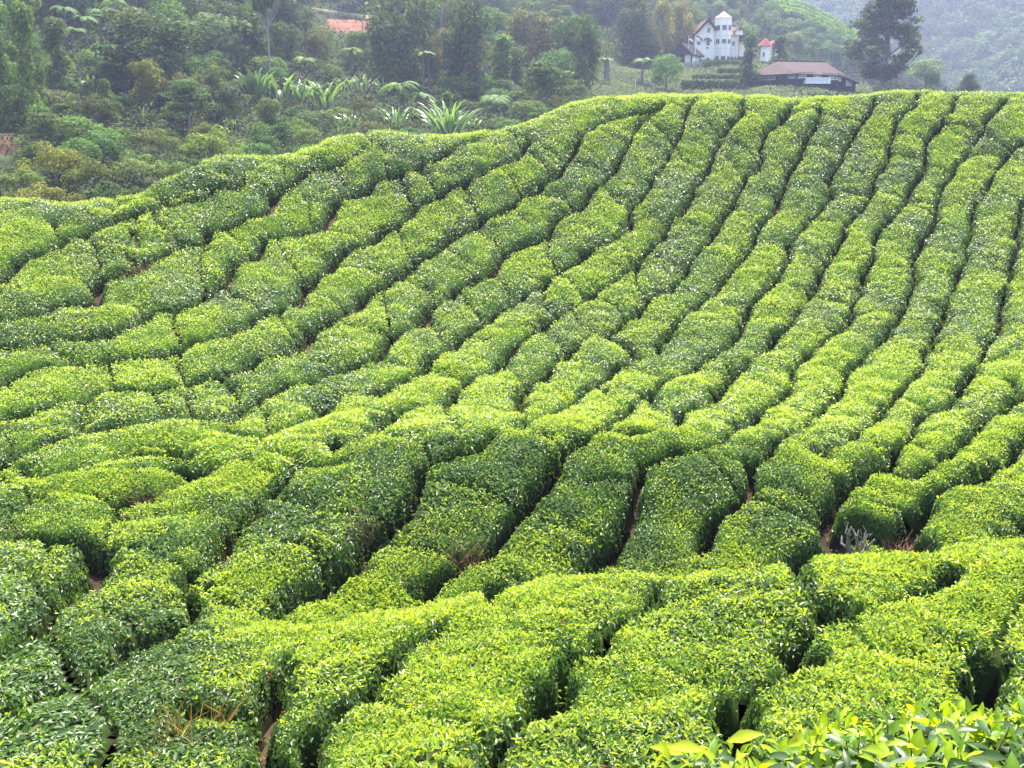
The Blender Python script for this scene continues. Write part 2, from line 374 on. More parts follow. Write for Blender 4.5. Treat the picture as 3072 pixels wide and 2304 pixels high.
 S('I 900,235 790,260 700,330 760,400 820,520 950,640 830,740 760,800 760,950 600,1050 420,1140 370,1260 340,1340 380,1440 380,1620', .22), S('I 900,580 950,640', .32), S('I 750,850 760,950', .34), S('I 360,1240 380,1440', .34),
 S('I 1960,280 1900,310 1800,360 1700,400 1570,470 1400,540 1200,600 950,640', .12), S('I 1800,360 1570,470', .24),
 S('I 2260,480 2150,660 2020,770 1920,900 1900,1060 1900,1170 1800,1300', .16), S('I 1920,920 1900,1170', .32), S('H 1650,940 1900,990 2100,1050 I 0,1085 170,1070 270,1100 360,1130', .1),
 S('H 590,790 440,800 200,850 0,830', .07), S('H 1040,1450 800,1350 500,1300 210,1170', .07), S('I 950,640 1200,900 1500,960 1900,1060', .07), S('I 760,400 500,380 200,460 0,520 H 2000,570', .07),
 # breaks across the rows
 S('A 640,1020 760,1050 860,1100 940,1170', .15), S('A 1310,690 1270,860 1310,950 1340,1030', .15), S('A 1470,580 1560,690 1640,790', .16), S('A 280,1340 400,1400 530,1460', .15), S('A 600,910 650,830 600,700 520,650', .14), S('A 860,870 880,700 860,620 900,480', .15),
 S('A 1990,960 1900,870 1830,760 1800,650', .12), S('A 1440,950 1530,1050 1700,1120 1790,1130', .12), S('A 1180,1360 1140,1280 1130,1140', .1), S('A 700,1450 720,1560 D 700,145', .14), S('A 1190,1370 1160,1480 D 1215,95', .13), S('A 1960,1320 1850,1260 1790,1130', .12), S('A 400,690 370,620 340,560', .14),
 S('D 1000,155 1020,230 1050,310', .1), S('D 480,395 520,290 560,190', .14), S('D 1240,320 1200,240 1215,100', .12), S('D 1520,240 1530,170 1480,100 1400,40', .13), S('D 1770,385 1720,300 1640,200', .12),
 S('B 280,960 290,1080 320,1290', .12), S('B 560,990 610,1065', .18), S('B 480,800 420,760 380,660 330,580', .12), S('B 470,470 430,420 370,240', .18), S('B 640,400 600,330 530,250 470,210', .18), S('B 930,540 880,480 840,380 780,310', .15), S('B 1180,390 1140,310 1090,220 1000,190', .18),
 S('B 1060,750 1000,660 900,620', .16), S('B 1520,480 1460,420 1280,360', .14), S('B 1340,660 1200,560 1100,460', .1), S('B 720,1370 600,1260 540,1160', .13), S('B 940,1200 850,1120 740,975', .1), S('B 1100,1100 1050,960 960,890', .1), S('B 1420,870 1330,760 1340,660', .12), S('B 1380,1160 1300,1090 1290,980', .1), S('B 1600,1060 1490,960 1420,870', .12), S('B 1840,1180 1720,1080 1600,1060', .12), S('B 1700,1290 1560,1230 1470,1110', .12), S('B 1500,1390 1400,1330 1280,1250', .13), S('B 1930,1430 1830,1340 1700,1290', .13), S('B 1880,480 1790,420 1690,310', .14), S('B 2100,650 1990,560 1880,470', .12), S('B 1910,850 1820,740 1700,720', .12), S('B 2000,1050 1900,960 1910,850', .1),
 S('E 820,65 700,40 520,10', .14), S('E 1210,90 1120,40 B 1000,1520', .12), S('E 1530,200 1400,150 1280,50', .12), S('E 1850,260 1740,200 1640,90', .1), S('E 2160,330 2060,240 2000,130', .13), S('E 1470,500 1300,420 1160,385', .12), S('E 840,505 720,380 680,220', .08), S('E 225,390 340,430 500,440 700,400', .08), S('E 500,440 560,520 600,590', .07),
 S('C 850,1490 960,1500 1110,1525', .2), S('C 1100,1590 1240,1588 1375,1575', .22), S('C 920,1245 1000,1245 1200,1265', .18), S('C 970,830 1000,795 1180,815 1240,785', .18), S('C 1480,1235 1400,1200 1240,1180', .12), S('C 1650,890 1570,865 1470,860', .16), S('C 1850,560 2000,545 2100,585', .15), S('C 2100,1400 2212,1390 2260,1390', .32), S('C 650,320 780,260 890,270', .14), S('C 1230,230 1300,195 1400,195', .12), S('C 1530,180 1640,175 1760,200', .12), S('C 0,220 60,185 130,182', .12),
 S('C 590,930 530,990 490,1030', .2), S('C 370,780 480,740 620,830', .1), S('C 200,550 330,600 400,720', .12), S('C 505,560 620,600 700,650', .1), S('C 800,480 900,500 1050,520', .08), S('C 950,700 800,690 680,680', .1), S('C 680,1180 560,1120 460,1120', .12), S('C 1330,540 1430,560 1570,600', .16), S('C 1380,430 1500,440 1585,460', .1), S('C 1180,330 1000,310 890,300', .13), S('C 1250,1100 1130,1060 1060,1040', .1), S('C 1640,930 1500,900 1390,930', .1), S('C 1490,1320 1330,1290 1190,1290', .1), S('C 1850,1230 1700,1180 1540,1130', .1), S('C 1900,900 1780,880 1655,900', .1), S('C 1800,1300 1640,1330 1490,1330', .08), S('C 2130,1280 2000,1250 1850,1230', .1), S('C 2190,930 2050,940 1890,960', .1), S('C 650,1290 480,1300 330,1300', .1), S('C 840,950 740,960 600,920', .1), S('C 1890,470 1780,440 1690,350', .1),
 S('F 230,410 300,400 340,450', .2), S('F 410,110 540,100 690,115', .2), S('F 900,430 1010,430 1080,460', .15), S('F 1700,705 1620,665 1500,640 1380,600', .14), S('F 1830,515 1960,500 2100,480 2180,530', .16), S('F 1890,265 1960,300 1780,330 1590,310', .12), S('F 640,600 500,520 340,460', .08), S('F 980,590 860,560 710,480', .08), S('F 1370,610 1200,600 980,590', .1), S('F 910,670 760,700 570,640', .08), S('F 1220,760 1060,740 910,670', .1), S('F 1480,800 1350,780 1220,760', .08), S('F 1830,900 1640,840 1480,860', .08), S('F 1480,880 1600,960 1720,1010', .12), S('F 740,810 640,830 490,690', .1), S('F 1050,890 900,880 740,810', .12), S('F 2090,1030 1900,1000 1770,960', .1), S('F 1560,400 1350,420 1130,390', .09), S('F 1840,520 1700,510 1470,490', .1), S('F 1960,750 1830,720 1740,620', .1), S('F 430,1190 650,1180 960,1290', .07), S('F 1980,1070 2100,1120 2240,1100', .12), S('F 1010,1240 1300,1290 1600,1300', .07),
 S('E 490,720 700,760 1000,790 1210,850', .07), S('E 1350,700 1600,730 1960,720', .07), S('E 200,1100 500,1130 850,1210', .07), S('E 1140,930 1400,1050 1790,1050', .06), S('D 1470,1110 1700,1080 2000,1200 2120,1380', .07), S('D 1230,1350 1500,1430 1830,1590', .07), S('E 400,930 D 2212,940 2000,860 1740,820', .08), S('D 720,960 1000,940 1300,930 1620,950', .07), S('D 630,1140 900,1150 1220,1250 1300,1250', .08), S('D 600,1300 800,1330 1220,1450', .07), S('G 270,590 500,620 800,700 870,820', .08), S('G 170,780 350,830 520,1020', .08),
]
D = np.full(XX.shape, 9.0); DS = np.full(XX.shape, 9.0); DB = np.full(XX.shape, 9.0); DC = np.full(XX.shape, 9.0)      # distance to open paths, to breaks and to shallow creases between plants
WX = XX + .10 * vnoise(XX * .9, YY * .9, 91) + .06 * vnoise(XX * 3.1, YY * 3.1, 92); WY = YY + .10 * vnoise(XX * .9, YY * .9, 93) + .06 * vnoise(XX * 3.1, YY * 3.1, 94)
LEFT = np.clip((2 - XX) / 4, 0, 1)
OPEN = np.clip(.62 + .42 * LEFT + (.75 - .5 * LEFT) * vnoise(XX * .75 + 3, YY * .75, 95) + .35 * vnoise(XX * 2.2, YY * 2.2, 96) * (1 - .4 * LEFT), .05 + .65 * LEFT, 1.5)      # paths pinch shut and open again
for pts, w in STROKES:
    q = hit(np.array([p[0] for p in pts]), np.array([p[1] for p in pts]))[:, :2]
    for a, b in zip(q[:-1], q[1:]):
        if np.linalg.norm(b - a) > 14: continue
        lo = np.minimum(a, b) - 1.6; hi = np.maximum(a, b) + 1.6
        i0, i1 = np.searchsorted(gx, (lo[0], hi[0])); j0, j1 = np.searchsorted(gy, (lo[1], hi[1]))
        if i1 <= i0 or j1 <= j0: continue
        x = WX[j0:j1, i0:i1]; y = WY[j0:j1, i0:i1]
        ab = b - a; t = np.clip(((x - a[0]) * ab[0] + (y - a[1]) * ab[1]) / (ab @ ab + 1e-9), 0, 1)
        d = np.hypot(x - a[0] - t * ab[0], y - a[1] - t * ab[1])
        if w < 0.125: DC[j0:j1, i0:i1] = np.minimum(DC[j0:j1, i0:i1], d - 0.055)
        elif w < 0.195: DB[j0:j1, i0:i1] = np.minimum(DB[j0:j1, i0:i1], d - 0.06)
        else:
            ym = (a[1] + b[1]) / 2
            hw = w * .45 if w >= .3 else w * (.15 if ym < 13.3 else .42 if ym < 21 else .44 if (a[0] + b[0]) < 6 else .29)
            D[j0:j1, i0:i1] = np.minimum(D[j0:j1, i0:i1], d - hw * (OPEN[j0:j1, i0:i1] if w < .3 else 1))
            DS[j0:j1, i0:i1] = np.minimum(DS[j0:j1, i0:i1], d - max(hw, .058))
WOB = 0.10 * vnoise(XX * 1.7, YY * 1.7, 3) + 0.05 * vnoise(XX * 5, YY * 5, 4)
D = D + np.where(D > 0.05, WOB * np.clip(D / 0.2, 0, 1), 0)

# what the frame could show, a little beyond the edges and the crest
pu, pv, dep = project(np.stack([XX, YY, TT], -1))
VIS = (pu > -600) & (pu < 3750) & (pv < 2480)
runmax = np.maximum.accumulate(np.where(YY > 16, TT / YY, -9), axis=0)
hidden = (TT / YY < runmax - 1e-6) & (YY > 34)
back = np.cumsum(hidden, axis=0) * RES > 1.3
VIS &= ~back

def components(mask):
    parent = []
    def find(i):
        while parent[i] != i:
            parent[i] = parent[parent[i]]; i = parent[i]
        return i
    lab = np.full(mask.shape, -1, np.int32); prev = []
    for j in range(mask.shape[0]):
        m = np.concatenate([[0], mask[j].astype(np.int8), [0]]); df = np.diff(m)
        s = np.nonzero(df == 1)[0]; e = np.nonzero(df == -1)[0]
        cur = []; k = 0
        for a, b in zip(s, e):
            idx = len(parent); parent.append(idx)
            for (pa, pb, pi) in prev:
                if pa < b and a < pb:
                    ra, rb = find(pi), find(idx)
                    if ra != rb: parent[ra] = rb
            cur.append((a, b, idx)); lab[j, a:b] = idx
        prev = cur
    root = np.array([find(i) for i in range(len(parent))])
    u, inv = np.unique(root, return_inverse=True)
    return np.where(lab >= 0, inv[np.maximum(lab, 0)], -1), len(u)

def by_label(lab):
    jj, ii = np.nonzero(lab >= 0); l = lab[jj, ii]
    o = np.argsort(l, kind='stable'); jj, ii, l = jj[o], ii[o], l[o]
    cut = np.nonzero(np.diff(l))[0] + 1
    return [(int(a[0]), b, c) for a, b, c in zip(np.split(l, cut), np.split(jj, cut), np.split(ii, cut))]

lab, nlab = components((np.minimum(np.minimum(DS, DB), DC) > 0.0) & VIS)
for k, jj, ii in by_label(lab):                     # long runs break into plants of a few metres
    if len(jj) * RES * RES < 6.5: continue
    xy = np.stack([gx[ii], gy[jj]], -1); c = xy.mean(0); q = xy - c
    w_, V = np.linalg.eigh(q.T @ q / len(q)); ax = V[:, 1]
    t = q @ ax; L = np.percentile(t, 99) - np.percentile(t, 1)
    n = int(round(L / 3.6))
    for s_ in range(1, n):
        p0 = np.percentile(t, 1) + L * (s_ + rng.uniform(-.18, .18)) / n
        tt = t - p0 + 0.18 * np.sin((q @ V[:, 0]) * 2.1 + rng.uniform(0, 6)) + 0.25 * rng.uniform(-1, 1) * (q @ V[:, 0])
        dd = np.abs(tt) - 0.058
        DC[jj, ii] = np.minimum(DC[jj, ii], dd)
lab, nlab = components((np.minimum(np.minimum(DS, DB), DC) > 0.0) & VIS)
COMPS = [(jj, ii) for k, jj, ii in by_label(lab) if len(jj) * RES * RES > 0.10]
# ------------------------------------------------------------------ tea bushes
YOUNG = np.array((0.190, 0.285, 0.036)); LIME = np.array((0.265, 0.330, 0.036)); MID = np.array((0.070, 0.140, 0.018))
OLD = np.array((0.034, 0.074, 0.016)); BLUE = np.array((0.056, 0.105, 0.034)); BROWN = np.array((0.13, 0.065, 0.03))

def leaf_quads(p, d, n, L, W, fine):
    """leaves at p along d with upper side n; returns verts (N*k,3), quads"""
    s = np.cross(d, n); N = len(p); L = L[:, None]; W = W[:, None]
    if fine == 0:
        v = np.stack([p, p + d * L * .45 + s * W * .5 + n * L * .06, p + d * L - n * L * .08, p + d * L * .45 - s * W * .5 + n * L * .06], 1)
        q = np.arange(4)[None]
    else:
        v = np.stack([p, p + d * L * .28 + s * W * .46 + n * L * .10, p + d * L * .68 + s * W * .36 + n * L * .07, p + d * L - n * L * .12,
                      p + d * L * .68 - s * W * .36 + n * L * .07, p + d * L * .28 - s * W * .46 + n * L * .10], 1)
        q = np.array([[0, 1, 2, 3], [0, 3, 4, 5]])
    k = v.shape[1]
    return v.reshape(-1, 3), (np.arange(N)[:, None, None] * k + q[None]).reshape(-1, 4), k

def frames(N, tilt_lo, tilt_hi, r=rng):
    """random leaf directions about surface normals N: d = leaf direction, n = leaf face"""
    k = len(N)
    a = np.cross(N, np.broadcast_to(np.array((0.0, 0.0, 1.0)), N.shape) + 1e-3 * r.normal(size=(k, 3))); a = unit(a + 1e-4)
    b = np.cross(N, a); th = r.uniform(0, 2 * np.pi, k)[:, None]
    tng = a * np.cos(th) + b * np.sin(th)
    al = r.uniform(tilt_lo, tilt_hi, k)[:, None]
    d = unit(tng * np.cos(al) + N * np.sin(al))
    n = unit(np.cross(np.cross(d, N + 0.35 * r.normal(size=(k, 3))), d))
    return d, n

NEAR = np.clip((22 - YY) / 8, 0, 1)
EDGE = np.clip(D / (0.17 - 0.08 * NEAR), 0, 1)
BREAK = np.clip((DB + 0.05) / 0.30, 0, 1)
CREASE = np.clip(DC / 0.22, 0, 1)
DM = np.minimum(-0.10 * np.log(np.exp(-np.clip(D, 0, 5) / 0.10) + np.exp(-np.clip(DB, 0, 5) / 0.10)), DC + 0.30)
CDEP = 0.03 + 0.07 * np.clip(vnoise(XX * .8, YY * .8, 17) + .3, 0, 1)          # creases are shallow, some deeper than others
BDEP = np.clip(0.10 + 0.28 * vnoise(XX * .6 + 7, YY * .6, 18), .02, .36) * (1 - .6 * LEFT)
GDEP = np.clip(.62 + .62 * (OPEN - .45), .25, 1)
HH = 0.46 * (1 - GDEP * (1 - EDGE ** 0.36)) + (0.17 - 0.11 * NEAR) * (1 - (1 - np.clip(DM / 0.8, 0, 1)) ** 2) + 0.11 * NEAR * EDGE - CDEP * (1 - CREASE ** 0.6) - BDEP * (1 - BREAK ** 0.6)
HH = np.where(D > 0, HH + (0.06 * fbm(XX * 1.1, YY * 1.1, 11, 3) + 0.035 * vnoise(XX * 5.5, YY * 5.5, 15) + 0.045 * vnoise(XX * 2.4, YY * 2.4, 16)) * EDGE, -0.03)
ZT = TT - 0.62 + HH                                  # canopy
gzy, gzx = np.gradient(ZT, RES)
NRM = unit(np.stack([-gzx, -gzy, np.ones_like(ZT)], -1))
FLUSH = 0.54 + 0.46 * fbm(XX * 0.45, YY * 0.45, 21, 2) + 0.30 * vnoise(XX * 2.3, YY * 2.3, 24)      # how much young growth stands on the plant
FB = [(1500,1500,420,-.34),(2150,1520,330,-.38),(1000,1500,300,-.30),(2450,1500,200,-.25),(700,1600,300,-.2),(1800,1200,260,.22),(2600,1330,300,.25),(1300,1210,260,.2),(500,1290,330,.22),(1000,1230,200,.15),
 (300,2000,300,-.25),(150,2180,300,-.3),(650,2230,160,-.2),(1500,1850,400,.15),(2400,1750,500,.15),(900,2200,200,.18),(1300,2080,300,.1),(100,1950,150,.2),(2050,480,260,-.15),(2250,600,200,-.12),(1400,800,300,-.06),(2900,700,300,-.14),(2950,980,120,-.25),
 (600,1000,300,-.12),(300,800,250,-.08),(1600,1050,300,.1),(2300,1050,350,.12),(2300,300,500,.1),(900,480,300,.12)]
PU, PV, _d = project(np.stack([XX, YY, TT], -1))
for fu, fv, fr, fd in FB:                            # where the rows were plucked lately and where new shoots stand
    FLUSH += fd * (1.35 if fd < 0 else 1) * np.exp(-(((PU - fu) / fr) ** 2 + ((PV - fv) / (fr * .45)) ** 2))
GREY = fbm(XX * 0.33 + 9, YY * 0.33, 31, 2)
BUSHES = []
for bi, (jj, ii) in enumerate(COMPS):
    j0, j1, i0, i1 = jj.min() - 1, jj.max() + 2, ii.min() - 1, ii.max() + 2
    j0 = max(j0, 0); i0 = max(i0, 0); j1 = min(j1, len(gy)); i1 = min(i1, len(gx))
    m = np.zeros((j1 - j0, i1 - i0), bool); m[jj - j0, ii - i0] = True
    fm = m[:-1, :-1] | m[1:, :-1] | m[:-1, 1:] | m[1:, 1:]
    vm = np.zeros_like(m); vm[:-1, :-1] |= fm; vm[1:, :-1] |= fm; vm[:-1, 1:] |= fm; vm[1:, 1:] |= fm
    idx = np.cumsum(vm.ravel()).reshape(vm.shape) - 1
    X = XX[j0:j1, i0:i1]; Y = YY[j0:j1, i0:i1]
    Dl = D[j0:j1, i0:i1]
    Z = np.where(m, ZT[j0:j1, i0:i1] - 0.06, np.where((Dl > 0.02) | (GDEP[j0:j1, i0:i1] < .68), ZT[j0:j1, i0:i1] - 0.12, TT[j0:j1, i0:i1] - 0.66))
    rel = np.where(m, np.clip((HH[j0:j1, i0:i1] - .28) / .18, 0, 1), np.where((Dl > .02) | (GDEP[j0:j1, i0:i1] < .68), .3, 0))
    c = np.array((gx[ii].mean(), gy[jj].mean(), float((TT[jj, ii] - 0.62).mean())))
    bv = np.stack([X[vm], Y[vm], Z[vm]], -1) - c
    fj, fi = np.nonzero(fm)
    bq = np.stack([idx[fj, fi], idx[fj, fi + 1], idx[fj + 1, fi + 1], idx[fj + 1, fi]], -1)
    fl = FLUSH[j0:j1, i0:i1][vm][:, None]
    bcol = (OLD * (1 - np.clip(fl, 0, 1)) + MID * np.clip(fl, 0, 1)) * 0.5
    hv = rel[vm][:, None]; bcol = bcol * hv + np.array((.016, .013, .008)) * (1 - hv)       # woody below, leafy above; the near-black also paints shade into the gap walls
    dist = c[1]
    rho, L0, fine = (1800, .054, 1) if dist < 13 else (1350, .056, 1) if dist < 20 else (820, .070, 0) if dist < 34 else (560, .082, 0)
    lam = rho * RES * RES * np.minimum(1 / NRM[jj, ii, 2], 3.2)
    cnt = rng.poisson(lam)
    sj = np.repeat(jj, cnt); si = np.repeat(ii, cnt); k = len(sj)
    x = gx[si] + rng.uniform(-.5, .5, k) * RES; y = gy[sj] + rng.uniform(-.5, .5, k) * RES
    Nn = NRM[sj, si]; z = bilin(ZT, GX0, GY0, RES, x, y)
    low = np.clip((TT[sj, si] - 0.24 - z) / .2, 0, 1); kp = rng.random(k) > low * (.45 if dist < 21 else .7)
    sj, si, x, y, z, Nn = sj[kp], si[kp], x[kp], y[kp], z[kp], Nn[kp]; k = len(sj)
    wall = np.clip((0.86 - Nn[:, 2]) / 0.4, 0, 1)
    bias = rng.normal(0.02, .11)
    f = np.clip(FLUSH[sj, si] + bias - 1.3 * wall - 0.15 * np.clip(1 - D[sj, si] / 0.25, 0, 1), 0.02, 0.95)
    rr = rng.random(k); young = rr < f; lime = rr < f * 0.42; mid = (~young) & (rng.random(k) < 0.55)
    gm = np.clip(0.5 + GREY[sj, si], 0, 1)[:, None]
    colr = np.where(lime[:, None], LIME, np.where(young[:, None], YOUNG, np.where(mid[:, None], MID * (1 - .5 * gm) + BLUE * .5 * gm, OLD * (1 - .6 * gm) + BLUE * .45 * gm)))
    dead = rng.random(k) < 0.006
    colr = np.where(dead[:, None], BROWN, colr) * rng.uniform(.75, 1.25, k)[:, None]
    lo, hi = np.where(young, .25, -.25), np.where(young, 1.15, .55)
    d, n = frames(Nn, lo, hi)
    L = L0 * rng.uniform(.5, 1.3, k) * np.where(young, .85, 1.1) * (1.05 + .30 * vnoise(x * 1.4, y * 1.4, 26)) * (1 + .35 * (rng.random(k) < .05)); W = L * rng.uniform(.38, .52, k)
    p = np.stack([x, y, z + np.where(young, rng.uniform(-.025, .05, k), rng.uniform(-.08, .02, k)) * (1.5 if dist > 24 else 1)], -1) - c
    lv, lq, kk = leaf_quads(p, d, n, L, W, fine)
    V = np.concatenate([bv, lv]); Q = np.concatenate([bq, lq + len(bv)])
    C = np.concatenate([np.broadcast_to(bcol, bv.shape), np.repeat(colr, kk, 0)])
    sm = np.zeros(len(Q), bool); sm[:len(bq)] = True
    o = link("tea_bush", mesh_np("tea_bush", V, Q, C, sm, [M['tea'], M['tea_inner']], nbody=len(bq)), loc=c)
    u, v, dp = project(np.stack([gx[ii], gy[jj], TT[jj, ii]], -1))
    tone = float(np.mean(f)); area = len(jj) * RES * RES
    BUSHES.append(dict(o=o, c=c, u=float(np.median(u)), v=float(np.median(v)), tone=tone, area=area, jj=jj, ii=ii, grey=float(np.mean(gm))))
    if dist < 20.5:                                   # bare woody stems under the rim of the near bushes
        rim = np.nonzero((D[jj, ii] > 0.02) & (D[jj, ii] < 0.12))[0]
        for _ in range(min(10, len(rim) // 12)):
            r_ = rim[rng.integers(len(rim))]; a, b = jj[r_], ii[r_]
            g = np.array((gx[b], gy[a], TT[a, b] - 0.66)); nn = np.array((NRM[a, b, 0], NRM[a, b, 1], 0)); nn /= np.linalg.norm(nn) + 1e-6
            mb = MB(); base = g - nn * 0.02; top = base + np.array((rng.normal(0, .05), rng.normal(0, .05), .36)) + nn * .04; mid_ = (base + top) / 2 + rng.normal(0, .03, 3)
            mb.tube([base - c, mid_ - c, top - c], [.018, .013, .007], 5)
            mb.build("stem", M['stem'], o)

# fallen leaves in the paths
jl, il = np.nonzero((D < 0.10) & VIS); pick = rng.integers(0, len(jl), 16000); jl, il = jl[pick], il[pick]; k = len(jl)
d, n = frames(NRM[jl, il] * (.0, .0, 1.0) + np.array((0, 0, .01)), -.3, .5)
x = gx[il] + rng.uniform(-.04, .04, k); y = gy[jl] + rng.uniform(-.04, .04, k); L = rng.uniform(.04, .09, k)
lv, lq, kk = leaf_quads(np.stack([x, y, top_at(x, y) - .60], -1), d, n, L, L * .45, 0)
cl = np.where(rng.random(k)[:, None] < .7, np.array((.11, .06, .03)), np.array((.06, .08, .02))) * rng.uniform(.5, 1.5, k)[:, None]
tag(link("leaf_litter", mesh_np("leaf_litter", lv, lq, np.repeat(cl, kk, 0), False, M['tea_inner'])), kind="stuff")

# ground under the tea: one sheet
sx = np.arange(-60, 60.1, 0.5); sy = np.arange(-8, 82.1, 0.5); SX, SY = np.meshgrid(sx, sy)
SZ = TOP(np.clip(SX, -34, 36), np.clip(SY, -6, 66)) - 0.64 + 0.03 * fbm(SX * 1.2, SY * 1.2, 41)
SZ = np.where(SY > 66, SZ - (SY - 66) * .5, SZ)
ix = np.arange(SX.size).reshape(SX.shape)
g = link("ground", mesh_np("ground", np.stack([SX, SY, SZ], -1).reshape(-1, 3), np.stack([ix[:-1, :-1], ix[:-1, 1:], ix[1:, 1:], ix[1:, :-1]], -1).reshape(-1, 4), None, True, M['soil']))
tag(g, kind="structure")
# ------------------------------------------------------------------ hills behind the tea
HP = [  # photo x, photo y, distance: ground of the near forest slope and of the house hill
 (-500,640,78),(-500,350,112),(-500,60,150),(-500,-200,195),
 (0,640,78),(0,500,92),(0,350,115),(0,100,150),(0,-150,190),
 (500,600,84),(500,400,122),(500,150,165),(500,-150,215),
 (1000,440,112),(1000,300,150),(1000,120,215),(1000,40,240),(1000,-120,285),
 (1500,420,122),(1500,300,160),(1500,130,225),(1500,-100,310),
 (1800,320,150),(1800,200,220),(1900,170,250),(2050,190,252),(2150,186,256),(2300,185,258),(2000,275,190),(2200,280,190),(2400,285,196),(2580,285,205),
 (1900,40,310),(2100,60,310),(2200,-60,370),(2300,-10,350),(2450,60,345),(2560,120,340),(2640,200,335),(2450,180,300),(2600,262,270),(2750,300,270),(2300,120,300),
]
P2 = [tuple(at(u, v, d)) for u, v, d in HP]
P2 += [(-60, 60, -13), (-20, 62, -13), (20, 66, -9), (60, 66, -9), (160, 150, -4), (170, 250, -2), (190, 330, -8), (200, 420, -25), (150, 460, -20), (60, 480, 20), (-60, 400, 70), (-200, 330, 70), (-200, 150, 5), (60, 120, -6), (90, 180, -2), (115, 235, -6), (150, 200, -8), (105, 300, -8)]
HILL = TPS(P2, 1e-3, 80.0)
def far_z(x, y):
    x = np.asarray(x, float); y = np.asarray(y, float)
    t = np.clip((y + 0.35 * np.abs(x - 120) - 480) / 420, 0, 1.6)
    ridge = 22 * np.sin(x * 0.021 + 1.0) * t
    return np.minimum(-14 + 205 * t ** 1.15 + ridge, 74 + .05 * (-14 + 205 * t ** 1.15)) + 5 * fbm(x * 0.012, y * 0.012, 55, 3)
def near_hill(x, y): return HILL(x, y) + 0.9 * fbm(np.asarray(x) * 0.06, np.asarray(y) * 0.06, 61, 3) * np.clip((np.asarray(y) - 75) / 40, 0, 1)
def sheet(name, X, Y, Z, m):
    ix = np.arange(X.size).reshape(X.shape)
    o = link(name, mesh_np(name, np.stack([X, Y, Z], -1).reshape(-1, 3), np.stack([ix[:-1, :-1], ix[:-1, 1:], ix[1:, 1:], ix[1:, :-1]], -1).reshape(-1, 4), None, True, m))
    return tag(o, kind="structure")
hx, hy = np.meshgrid(np.arange(-240, 240, 3.0), np.arange(58, 470, 3.0))
HZ = near_hill(hx, hy)
sheet("hillside", hx, hy, HZ, M['hill'])
fx, fy = np.meshgrid(np.arange(-700, 900, 12.0), np.arange(300, 960, 12.0))
FZ = far_z(fx, fy)
sheet("far_hills", fx, fy, FZ, M['hill'])
def hz(x, y): return bilin(HZ, -240, 58, 3.0, x, y)
def fz(x, y): return bilin(FZ, -700, 300, 12.0, x, y)
def on_hill(u, v, lo=70.0, hi=460.0, f=hz):
    """where the photo ray meets the hillside"""
    d = ray(u, v); d = d / d[1]
    ys = np.arange(lo, hi, 0.5); below = d[2] * ys < f(d[0] * ys, ys)
    k = int(np.argmax(below)) if below.any() else None
    return None if k is None else d * ys[k]
# ------------------------------------------------------------------ plants of the hills
LEAFB = np.array((0.056, 0.086, 0.023))
def jitter_cols(k, r, lo=.55, hi=1.5):
    c = LEAFB * r.uniform(lo, hi, k)[:, None]
    return c * (1 + r.normal(0, .10, (k, 3)))

def cloud(lobes, per, size, r, up=0.25, ragged=.18):
    """leaf clumps on ellipsoid lobes (x, y, z, rx, ry, rz)"""
    Ps, Ns, Ts = [], [], []
    tot = sum(l[3] * l[4] + l[4] * l[5] + l[3] * l[5] for l in lobes)
    for l in lobes:
        k = max(12, int(per * (l[3] * l[4] + l[4] * l[5] + l[3] * l[5]) / tot))
        n = unit(r.normal(size=(k, 3)) + np.array((0, 0, up)))
        rad = 1 - np.abs(r.normal(0, ragged, k)) + r.normal(0, .05, k)
        Ps.append(np.array(l[:3]) + n * np.array(l[3:6]) * rad[:, None]); Ns.append(unit(n / np.array(l[3:6]))); Ts.append(np.full(k, r.uniform(.75, 1.25)))
    P_ = np.concatenate(Ps); N_ = np.concatenate(Ns); T_ = np.concatenate(Ts)
    d, n = frames(unit(N_ + np.array((0, 0, .35))), -.3, .45, r)
    k = len(P_); L = size * r.uniform(.6, 1.4, k)
    v, q, kk = leaf_quads(P_, d, n, L, L * r.uniform(.45, .8, k), 0)
    return v, q, np.repeat(jitter_cols(k, r) * T_[:, None], kk, 0)

